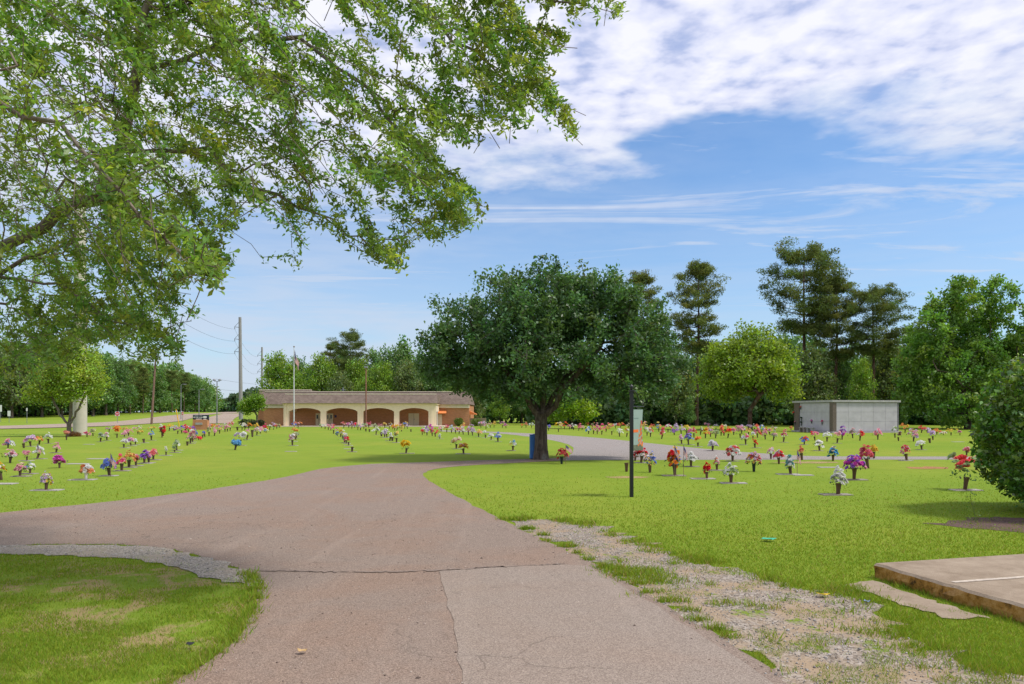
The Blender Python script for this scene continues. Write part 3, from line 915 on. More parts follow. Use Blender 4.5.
# x, foot y, height, width, colours, options: m marker, f flag, v/d/k vase kind, E empty vase
BOUQ = """8 448 8 9 pwb|10 463 15 12 pw|1.5 480 20 10 yrw|20 476.5 15 11 pc m|30 474 11 8 dwg m|46 490.5 19 10 lwy M|59.5 468 13 12 m|27 461 9 6 p m|37 459 12 9 w mf|56 453 9.5 6 pc m
24 448 4 2 - E|30.7 446.5 11 9 pl m|39 444.5 9 6 yo|48.5 443.5 10 8 w m|66.5 440 8 5 s|87 437 6 6 hp|93 436 6 4 cg|100.5 442 9 5 wg m|107 440.5 8 5 wp m|117 438 10 6 o|109 432 6 5 pl
86 480 17 12 ow Mv|109.5 476 20 13 bu mf|121.7 471 18 11 pyh m|129 467.6 19 10 oy m|136 466 12 6 rpg m|144.3 463.5 12 9 u m|148.8 463 14 6 pwm m|153.3 460 11 8 rw m
123.8 448 8 5 wl m|131 446 7 5 lp m|135.4 444.8 7 3 w m|144 443 3.5 2 - Em|151.3 440.4 9.5 5 pdw m|162 437.5 12 5 rn|124.4 437 6 4 p m|128.4 436 7 6 p m|127 433 6 8 yr|138 434 7 7 pw|139.8 434.4 3.4 5 y|151.6 431.4 5 7 yow
161 431.6 7 4 w|169 431 7.5 5 y|173.5 430.5 5 5 lw|177.6 434 7 5 up|181.7 433.4 7 5 ubp|185.3 433 8 5 wr|188.5 432 5.5 5 rp|192 432 6.5 6 u|197 429.6 5.5 8 rp|201 429.6 5 5 s
190.2 443.6 12 7 pc m|187.3 445.5 3.5 2 - E|192.6 442.2 11 5 wp m|195.9 439 9 4 b|198.5 440 3 7 r|202.5 438 7 3 b|205 437 6.5 3 s|209 436 8 4 gc|214.3 436 8 6 p|214.8 432 7 6 o|218 431.6 6.5 4 dw|210 430.4 6 4 p
166 455.6 8 2.5 w m|174.6 452.7 6 3 g m|176.8 450.4 10 6 wg m|185 433.9 3 4 h
219.7 433.6 9 5 pwy|225 432 8 5 pw|230 431 8 6 rp|227.5 431.6 6 4 p|237.5 430.5 3 2 - E|242 430.5 6.5 5 wc|244.7 430 6 4 lw|248.5 430 7 5 oy|240.6 445.5 12 10 wl m|235 450 11 8 d|246.6 439.7 10 4 p m|252.4 437 6 2 - E|255.9 431.7 8 5 y|256.7 435.5 8 5 pw m|260.3 433.5 7 5 p|264.4 432 8 4 hr
266 433 4.5 4 dw|269.6 430 5.5 5 wg|273.4 429.6 6.5 5 rl|276.8 428.8 5 5 cp|279.4 427.8 4.5 3 yg|294.2 428 5.5 4 b|298 428.4 6 6 po|294.8 437 9 6 yo m|292.4 445.7 12 6 pwn m|296.4 438.4 6.5 4 cg m
321.6 428 4 4 wg|325 429 5 4 uw|328.4 430 5.5 3 p|330.7 430.4 6.5 4 op|333.4 433.8 8.5 6 ph|337.4 435.8 3.4 4 bg|343.6 428 5.5 5 rpo|340.6 436.9 8 4 y m|342.8 439.5 9 5 wy m|344.5 442.8 8.5 5 wg m|346.3 443.8 7.5 4 hp m|348.7 445.7 8 3 r m|352 452 4.4 2 - Em|348.5 428 5.5 4 pm|351.7 428.8 6.5 5 lu|354.6 427.9 5.5 4 pr|357.8 430 6 4 yg|360.6 430.4 6 4 l
363.8 429 5 5 gw|366 431.5 2.4 2 - E|368.9 428.2 6 4.5 hr|369.4 432 2.4 2 - E|374 427.9 4.5 5 cg|376 435 8.5 6 wg m|380 428 4 5 p|381.6 436.3 3.4 2 - E|384.8 428 5 3 y|384.7 437.4 7.5 4 lw m|386.8 437.7 8 5 wl m|389.6 441 8.5 5 w m|392.3 441 3.4 2 - E|389.3 429 6.5 5 wy|392.5 429.3 4.5 3 yo|394.7 430.4 5 3 op|396.8 430.6 6.5 4 y|399.5 428 5 4 rp|401.6 431.5 6.5 4 y|396.5 442.8 10 6 yg m|404.6 428.5 6 4 yb|407.5 428.8 5.5 4 l|411 432 2.2 2 - E|406 453.5 11 8 y M
422.3 435 5.5 3 r|424.3 433.4 7 5 lw|427 435.5 9 5 ul|431 433 8 5 mp|432.3 436 6.5 3 ru|435.4 436.7 8 7 r|439.6 439 5 2.5 w m|441 431.7 5.5 5 pw|446.7 432.5 7.5 4.5 h|451.6 433 8.5 4.5 wd|455.5 433.4 7 5 pl|459 434 6 4 rp|463.3 434.6 7.5 4 wp|462.7 430.5 6.5 5 yo|468.6 435 8 3.5 lp|472.7 435.5 10 5 pl|478.6 437 7.5 4.5 yp m|485.6 438 7 2.5 w m|491 440 7 4 w m|498 441.9 10 6 bw m
456.3 449 10.5 8 cpr m|463.6 454 11.5 8 yrp M|513 450.8 10.5 7 wyd m|481 428 6 6 pl|486 429 5.5 5 pw|490.3 427.6 5 4 cp|494 427.6 5.5 4 y|502.3 427.8 5.5 4 pl|506 428.2 5 4 m|521.7 427.8 4 3 o|526 427.8 5 4 s|471.4 427.8 3.6 4 l
531.4 427.8 5 5 wd|548.5 430.7 6 3 ub|558.4 432 8.5 6 yc|561 427.9 4.5 3 lw|564.5 429.3 7.5 6 oyr|569.5 429.3 5.5 4 p|573.6 430 5.5 4 wl|578.6 430.7 6.5 6 h|582 430 4.5 3 pw|587.6 428.7 5.5 4 yr|588.6 434 7 4 wd|593.5 434 10 5 psg|597.3 434 10 4 p|601.7 434.6 10 7 h|606 432 8 3.5 pr|611.8 435 10 5 rby|609.3 428.4 6 4 rp|619.6 436.6 8 6 w|615.5 428.4 4.5 4 wl|620.8 428.7 6 7 ory|626.6 437 8 3.5 yw|628.2 428.4 5 3.5 c
561.6 464 17 10 r kf|626.6 471.7 7.5 3 - Eb|645 431.7 9 5 yp|647 435.7 7.5 4.5 wl|650.4 437 9.5 5 sw|651.7 430 6 5 ro|661.6 439 10.5 6 rw|658.7 431.7 9 6 oyd|668 432.4 9.5 7 hw|674.5 435 6.5 7 u|676 432 9 4 l|681.3 434.3 9.5 7 lp|686.6 434.6 9.5 6.5 y|681.6 444.2 9.5 5 lp m|688.6 444.9 12 8 bu m|691 437 9 5 pm|694 437.6 11.5 4 pr
698 446.8 9 5 o m|700.4 435 8 3.5 wn|705.4 438.3 10 6 sy|706 430 6 6 pl|710.5 437 9 5 lp|715.5 438.3 8.5 5.5 gc|716 430 5 4.5 wl|712.5 451 13 9 wl m|721 435.7 9 5 or|725 432 7 5 yw|727.8 438 11 5 yr|724 435.7 2.4 2 - E|733.7 435 7.5 4 ph|737 430 4 3 y|740.3 438 13 8 plc|745.8 445 12 7 wh m|748.5 434.6 6.5 5 y
732.6 461.3 17 14 rw mb|731 483.4 22 13 wg Mb|707 479 17 9 r Mb|717 470.5 15 6 pwo mb|691 466.8 16 12 w mb|675 475.8 28 17 oybr Mff|650 472.5 21 11 by b|641 463 17 13 prw mb|635 461 12 4 rp
755 448 10 4 r m|753.9 471.6 21 13 pylr k|771 459 13.5 7 wp b|779 463.9 15 9 rwh b|790.7 474.5 19.5 11 wt Mf|802 460 16.5 7 s b|804.3 444.6 8 6 rbw m|819.6 451 11 9 w m|815 440.5 8.5 6 pr|827 441.6 9.5 8 w|837 443.4 11 7 p m|842 439.7 12 8 um|852.8 438.3 11 6 np|859.8 440.6 10.5 7 rw|877.8 439.7 11 8 hp|833 461 15 10 dtc b|854 480 28 18 ump Mb|838 495 28 14 w Mb|868.3 468.4 25 13 hr b|874 458.5 16 7 y b
783.4 442.4 15.5 7 hpw m|773.3 440.6 9.5 5.5 pg|775 431.6 6 6 pw|765.3 439.5 10.5 5 p|757.5 437.7 13 8 ps|753 438.7 6 3.5 w|762 435 10 6 bw|766.3 432.9 5 3 ro|770 435 6.5 4 yp|742 434 9.5 6 pl|749.5 430.7 5.5 4.5 l|754.6 430.9 7 7 wrp|791 430.4 4.5 3 o
895 437.8 10 5 wg|898.6 441 8 4 cn|905 433 8 7 oy|913.4 441.5 14 12 plw|921.5 433 6 6 sr|927.6 433 6 6 lw|936.7 434.6 6 7 or|933 440 8 5 l|930 443 4 2 - E|921.8 450 10 8 w m|943.5 435 3.4 5 cw|951 435.4 6 9 y|960 435.4 4.5 3 p|906.7 460.8 17 9 rhw mb|964.9 490.4 34 34 rg Mb|976 470 15 7 pr b|966.5 455.5 9 6 rp b"""

def vase_mesh(name, mat):
    m = MB()
    m.lathe([(0.0, 0.0), (0.52, 0.0), (0.55, 0.04), (0.60, 0.1), (0.72, 0.6), (0.92, 0.94), (1.0, 0.97), (1.0, 1.0), (0.9, 1.0), (0.84, 0.92), (0, 0.85)], 14)
    me = bpy.data.meshes.new(name)
    me.from_pydata(m.v, [], m.f); me.polygons.foreach_set('use_smooth', m.sm); me.update()
    me.materials.append(mat)
    return me
VASES = {'': vase_mesh('vase', M_BRONZE), 'b': vase_mesh('vase', M_BROWNV), 'k': vase_mesh('vase', M_DARKV), 'v': vase_mesh('vase', M_WHITEV)}

def bloom_mesh(cols, w, h, rng, npx, spread_shape=1.0):
    """a domed spray of many-petalled silk flowers; w,h metres"""
    nb = int(np.clip(npx * npx * 0.22, 13, 60))
    w = w * 1.08
    r0 = 0.5 * w / math.sqrt(nb) * 1.75
    r0 = min(max(r0, 0.03), 0.11)
    npet = 8 if npx > 9 else 5
    a = rng.uniform(0, 6.28, nb); rr = np.sqrt(rng.uniform(0, 1, nb))
    cx, cy = rr * np.cos(a) * (w / 2 - r0 * 0.6), rr * np.sin(a) * (w / 2 - r0 * 0.6)
    top = np.sqrt(np.clip(1 - rr ** 2, 0, 1))
    sty = rng.integers(0, 4) if npx < 14 else (0, 3)[rng.integers(0, 2)]
    if npx > 24: sty = 2; nb = 30; r0 = 0.11; a, rr, cx, cy, top, ci = a[:nb], rr[:nb], cx[:nb], cy[:nb], top[:nb], (np.arange(nb) % 9 == 8).astype(int)
    if sty == 0: cz = h * (0.10 + 0.78 * top * rng.uniform(0.35, 1.0, nb))
    elif sty == 1: cz = h * (0.15 + 0.75 * (1 - rr ** 1.6) * rng.uniform(0.4, 1.05, nb))           # pointed
    elif sty == 2: cz = h * (0.25 + 0.55 * rng.uniform(0.1, 1.0, nb) + 0.15 * rr)           # fan
    else: cx = cx * 1.08; cy = cy * 0.6; cz = h * (0.0 + 0.85 * top * rng.uniform(0.5, 1.05, nb) + 0.15 * np.sin(a * 2))
    r0 = r0 * rng.uniform(0.75, 1.15)
    pw = np.array([3.0, 1.8, 1.3, 1.0, 0.8][:len(cols)]); ci = rng.choice(len(cols), nb, p=pw / pw.sum())
    if len(cols) > 1:   # colours sit in loose patches, as bunched silk stems do
        ang = ((a / 6.283 + rng.uniform()) * len(cols)).astype(int) % len(cols)
        ci = np.where(rng.uniform(0, 1, nb) < 0.35, ang, ci)
    V, Fc, C = [], [], []
    for i in range(nb):
        n = unit(np.array([cx[i] / w * 2.4, cy[i] / w * 2.4, 0.75]) + rng.normal(0, 0.25, 3))
        u = unit(np.cross(n, [0.3, 0.9, 0.1])); v = np.cross(n, u)
        c0 = np.array([cx[i], cy[i], cz[i]])
        base = np.array(cols[ci[i]])
        rad = r0 * rng.uniform(0.7, 1.25)
        for ring, (k, tilt, s) in enumerate(((npet, 0.25, 1.0), (max(3, npet - 3), 0.9, 0.62))):
            for p in range(k):
                t = 6.283 * p / k + ring * 0.4
                d = u * math.cos(t) + v * math.sin(t)
                e = np.cross(n, d)
                o = c0 - n * rad * 0.25
                tip = o + (d + n * tilt) * rad * s
                m_ = o + (d * 0.62 + n * (tilt * 0.75 + 0.12)) * rad * s
                b = len(V)
                V += [o, m_ + e * rad * 0.42 * s, tip, m_ - e * rad * 0.42 * s]
                Fc.append([b, b + 1, b + 2, b + 3])
                cc = base * rng.uniform(0.75, 1.15)
                C += [cc * 0.9, cc, np.clip(cc * 1.1, 0, 0.85), cc]
    return np_mesh('blossoms', np.array(V), [np.array(Fc)], np.array(C))

def green_mesh(w, h, rng, npx):
    n = int(np.clip(npx * 2.4, 8, 60))
    a = rng.uniform(0, 6.28, n); rr = np.sqrt(rng.uniform(0, 1, n)) * w * 0.52
    c = np.stack([rr * np.cos(a), rr * np.sin(a), h * rng.uniform(-0.02, 0.45, n)], 1)
    V, Fc = leaf_cloud(c, min(0.085, max(0.055, w * 0.16)), rng, 0.42, 0.2, 0.1)
    return np_mesh('leaves', V, [Fc], vary((0.05, 0.12, 0.035), n, rng, None, 0.4, 0.1))

def flag_mesh(name, Lf, Hf, limp, seed):
    nu, nv = 24, 26
    V = []
    for j in range(nv + 1):
        for i in range(nu + 1):
            s, t = i / nu * Lf, j / nv * Hf
            fx = (0.27 if limp else 0.75) * s + 0.05 * Hf * math.sin(9 * s / Lf + 3 * t / Hf + seed) * (s / Lf)
            fy = 0.10 * Hf * math.sin(7 * s / Lf + 2.2 * t / Hf + seed * 2) * min(1, 3 * s / Lf)
            z = -t * (1 - (0.45 if limp else 0.1) * s / Lf) - s * (0.86 if limp else 0.72)
            V.append((fx + 0.02 * Hf, fy, z))
    Fc, mi = [], []
    for j in range(nv):
        for i in range(nu):
            b = j * (nu + 1) + i
            Fc.append((b, b + 1, b + nu + 2, b + nu + 1))
            canton = i < nu * 0.42 and j < nv * 7 / 13
            star = canton and (i % 3 == 1 and j % 4 == 2)
            mi.append(1 if star else (2 if canton else (0 if (j // 2) % 2 == 0 else 1)))
    me = np_mesh(name, np.array(V), [np.array(Fc)], None, True, mi)
    for m in (M_FR, M_FW, M_FB): me.materials.append(m)
    return me
FLAG_MES = [flag_mesh('cloth', 0.30, 0.2, True, 0.5), flag_mesh('cloth', 0.30, 0.2, False, 1.7)]

def region(x, y):
    if x < 163: return 'on the near left lawn' if y >= 443 else 'by the left lawn edge'
    if x < 236: return 'before the brick sign'
    if x < 282: return 'left of the flagpole row'
    if x < 301: return 'in the flagpole row'
    if x < 356: return "before the chapel's left doors"
    if x < 412: return "before the chapel's right arches"
    if x < 530 and y > 429.9: return 'before the orange awning'
    if 540 < x < 570 and y > 460: return "right of the oak's trunk"
    if x < 640 and y < 445: return 'beyond the loop road bend'
    if y > 457.5: return 'on the near right lawn'
    if x < 700: return 'behind the banner'
    if x < 788: return 'before the round maple'
    if x < 904: return 'before the white mausoleum'
    return 'near the rounded bush'

ORD = 'first second third fourth fifth sixth seventh eighth ninth tenth eleventh twelfth'.split()
recs = []
for line in BOUQ.splitlines():
    for it in line.split('|'):
        q = it.split()
        x, y, h, w = map(float, q[:4]); cols = q[4]; op = q[5] if len(q) > 5 else ''
        recs.append(dict(x=x, y=y, h=h, w=w, c=cols, o=op))
for r_ in recs:
    if 'E' in r_['o']: s = 'empty dark vase'
    else:
        nm = [PAL[k][0] for k in r_['c']]
        nm = [n for i, n in enumerate(nm) if n not in nm[:i]]
        s = (nm[0] if len(nm) == 1 else nm[0] + ' and ' + nm[1] if len(nm) == 2 else nm[0] + ', ' + nm[1] + ' and ' + nm[2] if len(nm) == 3 else 'multicoloured') + ' bouquet'
    r_['s'] = s; r_['reg'] = region(r_['x'], r_['y'])
from collections import defaultdict
grp = defaultdict(list)
for r_ in recs: grp[(r_['s'], r_['reg'])].append(r_)
for k, l in grp.items():
    l.sort(key=lambda a: a['x'])
    for i, r_ in enumerate(l):
        r_['q'] = '' if len(l) == 1 else f", {ORD[i]} such from left"
GB = 'vases of silk flowers on the graves'
for bi, r_ in enumerate(recs):
    x, y = on_ground(r_['x'], r_['y'])
    pm = y / F
    rng = np.random.default_rng(1000 + bi)
    kk = 1.5 if r_['h'] < 9 else 1.36 if r_['h'] < 13 else 1.18
    H, W = r_['h'] * pm * (1.18 if r_['h'] < 13 else 1.04), r_['w'] * pm * kk
    op = r_['o']
    phrase = f"{r_['s']} {r_['reg']}{r_['q']}"
    root = empty('flower_vase', (x, y, 0.0), rng.uniform(0, 6.28))
    root.rotation_euler = (rng.normal(0, 0.07), rng.normal(0, 0.07), rng.uniform(0, 6.28))
    tagit(root, phrase if 'E' in op else 'upright ' + phrase, 'flower vase', GB)
    vk = next((k for k in 'bkv' if k in op), '')
    if 'E' in op:
        vh, vr = H, min(W, H * 0.7) / 2
    else:
        vh = min(0.30, H * 0.40); vr = max(0.035, min(0.062, vh * 0.26))
    v = link('vase', VASES[vk], root); v.scale = (vr, vr, vh)
    v.rotation_euler = (rng.normal(0, 0.05), rng.normal(0, 0.05), 0)
    if 'E' not in op:
        fade = rng.uniform(0.0, 0.28)
        cols = [tuple(np.array(PAL[k][1]) * (1 - fade) + 0.62 * fade) for k in r_['c']]
        top = H - vh * 0.75
        b = link('blossoms', bloom_mesh(cols, W, top * 0.95, rng, max(r_['h'], r_['w']) * 0.8), root, [M_PETAL])
        b.location = (0, 0, vh * 0.85)
        g = link('leaves', green_mesh(W, top * 0.8, rng, r_['w']), root, [M_LEAF])
        g.location = (0, 0, vh * 0.85)
    if 'm' in op or 'M' in op:
        big = 'M' in op
        mk = empty('grave_marker', (x + rng.normal(0, 0.05), y + 0.02, 0), rng.normal(0, 0.03))
        tagit(mk, f"marker under the {phrase}", 'grave marker', 'flat grave markers set in the lawn')
        wd, dp = (0.62 if big else 0.44), (0.28 if big else 0.24)
        m = MB(); m.box((0, 0, 0.0), (wd, dp, 0.036)); m.build('stone', rng.choice([M_GRANITE, M_GRANITE2]), mk, 0.008)
        if y < 45:
            m = MB(); m.box((-wd * 0.12, 0, 0.021), (wd * 0.55, dp * 0.66, 0.008)); m.build('plaque', M_PLATE, mk, 0.002)
    for fi in range(op.count('f')):
        fl = empty('grave_flag', (x + (W * 0.32 if fi == 0 else -W * 0.12), y - W * 0.45, 0), 0.2 - 0.3 * fi)
        tagit(fl, f"small american flag {['in', 'leaning in'][fi]} the {r_['s']} {r_['reg']}", 'flag', 'small flags at the graves')
        fh = H + (0.06 if r_['x'] != 790.7 else 0.14)
        m = MB(); m.tube([(0, 0, 0), (0, 0, fh)], 0.006, 6); m.build('staff', M_WOOD, fl)
        c = link('cloth', FLAG_MES[0 if r_['x'] != 561.6 else 1], fl); c.location = (0, 0, fh - 0.01)
        sfl = (0.75 if r_['x'] == 561.6 else 1.15) if y < 28 else 1.35
        c.scale = (sfl * 1.3, sfl, sfl)

# more flat markers without flowers
for k, (px, py, w, lab) in enumerate([(291, 451.6, 0.75, 'flat grey marker alone at the near end of the flagpole row'), (97, 459, 1.0, 'pale flat marker in the left lawn behind the navy bouquet'),
        (78, 464, 1.0, 'pale flat marker right of the magenta bouquet on left lawn'), (3, 484, 0.9, 'flat marker at the left edge below the yellow and red bouquet'), (293, 441.5, 0.8, 'flat marker behind the dusty pink bouquet of the flagpole row'),
        (349, 449, 0.75, 'narrow flat marker beside the empty vase before the chapel'), (89, 444.5, 0.8, 'thin flat marker near the foot of the concrete pole'), (828, 467.6, 0.9, 'flat marker below the sky blue bouquet on the near right lawn'), (803, 475.4, 0.8, 'flat marker right of the white and teal bouquet'), (958, 442, 1.0, 'pale flat marker left of the rounded bush')]):
    x, y = on_ground(px, py)
    mk = empty('grave_marker', (x, y, 0)); tagit(mk, lab, 'grave marker', 'flat grave markers set in the lawn')
    m = MB(); m.box((0, 0, 0.0), (w * .66, w * 0.3, 0.036)); m.build('stone', M_GRANITE2, mk, 0.008)

# ------------------------------------------------------------------ chapel
D = 90.0
def cx_(px, d=D): return (px - CX) / F * d
def cz_(py, d=D): return max(0.0, CAMH + (HY - py) / F * d)
chapel = empty('chapel', (cx_(360), D, 0))
tagit(chapel, 'long low brick chapel with cream four-arched portico and brown shingle roof', 'building')
OX = cx_(360)
def lx(px, d=D): return cx_(px, d) - OX
ZB = 0.0
# brick body behind the portico, 4 m back; the flanks
yb = 4.0
m = MB()
m.span((lx(263.5, D + yb), yb, 0), (lx(469, D + yb), yb + 12, cz_(404.5)))
m.span((lx(258, D + 8), 8.0, 0), (lx(266, D + 8), 16, cz_(404)))
wall = m.build('wall', M_BRICK, chapel)
# portico: piers, beam, arch spandrels
bays = [(288.5, 320.5), (326, 357.5), (363, 394), (399, 428.5)]
piers = [(283.5, 288.5), (320.5, 326), (357.5, 363), (394, 399), (428.5, 436)]
zs, zc, zt = cz_(411.6), cz_(408.0), cz_(404.6)
m = MB()
for a, b in piers:
    m.span((lx(a), 0, 0), (lx(b), 0.55, zt))
for a, b in bays:
    xa, xb = lx(a), lx(b)
    arc = []
    for t in np.linspace(0, 1, 17):
        arc.append((xa + (xb - xa) * t, zs + (zc - zs) * math.sin(math.pi * t) ** 0.6))
    for (p, q) in zip(arc[:-1], arc[1:]):
        m.prism([p, q, (q[0], zt), (p[0], zt)], 0.0, 0.55)
# side returns of the portico with an arch depth, cornice band, pilaster strips
m.span((lx(283.5), 0.55, zs), (lx(283.5) + 0.45, yb, zt)); m.span((lx(436) - 0.45, 0.55, zs), (lx(436), yb, zt))
m.span((lx(283.5) - 0.12, -0.12, zt), (lx(436) + 0.12, yb, zt + 0.16))
m.span((lx(360.6), -0.05, 0), (lx(361.4), 0, zt))
for a, b in ((285.2, 286.4), (431, 433)):
    m.span((lx(a), -0.06, 0), (lx(b), 0, zt))
m.build('portico', M_CREAM, chapel)
m = MB(); m.span((lx(284), 0.4, zt - 0.25), (lx(435.5), yb - 0.005, zt - 0.2)); m.build('portico_ceiling', M_TRIM, chapel)
# fascia bands of the flanks
for a, b in ((263, 284.5), (435.6, 469.6)):
    m = MB(); m.span((lx(a, D + yb), yb - 0.25, cz_(408, D + yb)), (lx(b, D + yb), yb - 0.003, cz_(404.4, D + yb)))
    m.build('fascia', M_TRIM, chapel)
# shingled mansards
def mansard(mb, x0, x1, y0, y1, z0, z1, slope, hip0, hip1):
    vs = [(x0, y0, z0), (x1, y0, z0), (x1, y1, z0), (x0, y1, z0), (x0 + hip0, y0 + slope, z1), (x1 - hip1, y0 + slope, z1), (x1 - hip1, y1, z1), (x0 + hip0, y1, z1)]
    mb.add(vs, [(0, 1, 5, 4), (1, 2, 6, 5), (3, 0, 4, 7), (4, 5, 6, 7), (0, 3, 2, 1), (2, 3, 7, 6)])
zr1, zr2 = cz_(394.4), cz_(392.0, D + yb)
m = MB()
mansard(m, lx(283) - 0.2, lx(436) + 0.2, -0.35, 7, zt + 0.17, zr1, 0.9, 0.25, 0.1)
m.build('portico_roof', M_SHINGLE, chapel)
m = MB()
mansard(m, lx(262.5, D + yb) - 0.1, lx(470, D + yb), yb - 0.6, yb + 12.3, cz_(404.4, D + yb), zr2, 1.1, 0.25, 0.5)
mansard(m, lx(257, D + 8), lx(312, D + 8), 7.2, 17, cz_(404.4, D + 8), cz_(390.6, D + 9), 1.1, 0.3, 0.3)
m.build('roof', M_SHINGLE, chapel)
m = MB()
m.span((lx(284), 0.5, zr1), (lx(435.8), 0.68, zr1 + 0.1))
m.span((lx(263.5, D + yb), yb + 0.42, zr2), (lx(467.5, D + yb), yb + 0.6, zr2 + 0.09))
m.span((lx(258.5, D + 8), 8.2, cz_(390.6, D + 9)), (lx(311, D + 8), 8.4, cz_(390.6, D + 9) + 0.12))
m.build('coping', M_TRIM, chapel)
# doors on the back wall of the portico
def door(a, b, ztop, panes, lab=None):
    d_ = D + yb
    m = MB(); x0, x1 = lx(a, d_), lx(b, d_)
    m.span((x0, yb - 0.07, 0.1), (x1, yb - 0.003, cz_(ztop, d_)))
    o = m.build('door', M_DOOR, chapel)
    m = MB()
    for p, q in panes:
        m.span((x0 + (x1 - x0) * p, yb - 0.09, 0.95), (x0 + (x1 - x0) * q, yb - 0.072, cz_(ztop, d_) - 0.2))
    if panes: m.build('pane', M_GLASS, o)
    m = MB()
    m.span(((x0 + x1) / 2 - 0.012, yb - 0.078, 0.12), ((x0 + x1) / 2 + 0.012, yb - 0.071, cz_(ztop, d_) - 0.03))
    m.box(((x0 + x1) / 2 + 0.09, yb - 0.12, 0.9), (0.04, 0.08, 0.12))
    m.build('handle', M_BROWNG, o)
    return o
door(315.8, 321.6, 413.4, [(0.16, 0.42)])
door(325.2, 333.2, 413.4, [(0.1, 0.40), (0.66, 0.86)])
door(408.6, 419, 413.3, [])
m = MB(); m.span((lx(436.9, D + yb), yb - 0.07, 0.05), (lx(442, D + yb), yb - 0.003, cz_(414.2, D + yb))); m.build('door', M_DOOR, chapel)
m = MB(); m.span((lx(334.6, D + yb), yb - 0.03, cz_(417.5, D + yb)), (lx(336.6, D + yb), yb - 0.003, cz_(415, D + yb))); m.build('plaque', M_PLAQ, chapel)
def awning(mb, x0, x1, y0, proj, z0, z1):
    mb.add([(x0, y0, z1), (x1, y0, z1), (x1 + .1, y0 - proj, z0 + 0.1), (x0 - .1, y0 - proj, z0 + 0.1), (x1 + .1, y0 - proj, z0), (x0 - .1, y0 - proj, z0), (x0, y0, z0), (x1, y0, z0)],
           [(0, 3, 2, 1), (3, 5, 4, 2), (0, 6, 5, 3), (1, 2, 4, 7)])
m = MB(); awning(m, lx(436.6, D + 3), lx(445.6, D + 3), yb, 1.0, cz_(413.6, D + 3), cz_(409.8, D + 3)); m.build('awning', M_AWN, chapel)
m = MB()
x0 = lx(469, D + yb) + 0.003
m.add([(x0, yb + 1, cz_(411, D + yb)), (x0, yb + 3, cz_(411, D + yb)), (x0 + 0.9, yb + 3.1, cz_(414, D + yb)), (x0 + 0.9, yb + .9, cz_(414, D + yb)), (x0, yb + 1, cz_(414.4, D + yb)), (x0, yb + 3, cz_(414.4, D + yb)), (x0 + .9, yb + 3.1, cz_(414.8, D + yb)), (x0 + .9, yb + .9, cz_(414.8, D + yb))],
      [(0, 1, 2, 3), (3, 2, 6, 7), (0, 3, 7, 4), (1, 5, 6, 2)])
m.build('awning', M_AWN, chapel)
m = MB(); m.span((lx(436.7), 0.2, 0.0), (lx(437.2), 0.3, zt - .1)); m.build('downspout', M_WHITE, chapel)
m = MB(); m.span((cx_(280), 88.6, -0.02), (cx_(445), 94.0, 0.09)); sw = m.build('walkway', simple('pale_walk', (0.62, 0.52, 0.42), 0.85, 0.1, 4)); sw['kind'] = 'structure'
m = MB(); m.span((cx_(469, 95), 95, 0), (cx_(486, 95), 95.2, cz_(418.6, 95))); m.span((cx_(469, 95), 94.95, cz_(418.6, 95)), (cx_(486.3, 95), 95.25, cz_(418.6, 95) + .06))
tagit(m.build('low_wall', M_TERRA), 'low tan block wall beside the right end of the chapel', 'wall')

# ------------------------------------------------------------------ mausoleum
Cc = np.array([27.2, 61.0]); ang = math.atan2(0.235, 0.972)
mau = empty('mausoleum', (*Cc, 0), ang)
tagit(mau, 'white marble mausoleum block with flat concrete roof and dark corner strip', 'mausoleum')
WR, WL, HM = 6.45, 5.2, 2.62
m = MB(); m.span((0.0, 0.0, 0), (WR, WL, HM)); m.build('wall', M_JOINT, mau)
def panels(a, b, cols, rows, face):
    m = MB(); g = 0.007
    for i in range(cols):
        for j in range(rows):
            u0, u1 = a + (b - a) * i / cols + g, a + (b - a) * (i + 1) / cols - g
            z0, z1 = 0.16 + (HM - 0.2) * j / rows + g, 0.16 + (HM - 0.2) * (j + 1) / rows - g
            if face == 'r': m.span((u0, -0.045, z0), (u1, -0.002, z1))
            else: m.span((-0.045, u0, z0), (-0.002, u1, z1))
    return m
panels(0.28, WR - 0.05, 5, 3, 'r').build('crypt_front', M_MARBLE, mau, 0.006)
panels(0.35, WL - 0.75, 4, 3, 'l').build('crypt_front', M_MARBLE, mau, 0.006)
m = MB(); m.span((-0.10, -0.10, 0), (0.26, 0.33, HM)); m.build('corner_column_or_shadow', M_BROWNG, mau)
m = MB(); m.span((-0.10, WL - 0.72, 0), (0.2, WL + 0.02, HM)); m.build('corner_column_or_shadow', M_BROWNG, mau)
m = MB(); m.span((WR - 0.04, -0.06, 0), (WR + 0.06, 0.1, HM)); m.build('corner_column_or_shadow', simple('edge_shadow', (0.2, 0.19, 0.22)), mau)  # shadow line down the right edge, built in as a purple-grey strip
m = MB(); m.span((-0.17, -0.17, HM), (WR + 0.2, WL + 0.2, HM + 0.17)); m.build('roof', M_SLABR, mau, 0.01)
m = MB(); m.span((-0.25, -0.25, -0.02), (WR + 0.2, WL + 0.2, 0.12)); m.build('plinth', M_SLABR, mau, 0.01)
def mw(lx_, ly): return (Cc[0] + lx_ * math.cos(ang) - ly * math.sin(ang), Cc[1] + lx_ * math.sin(ang) + ly * math.cos(ang))
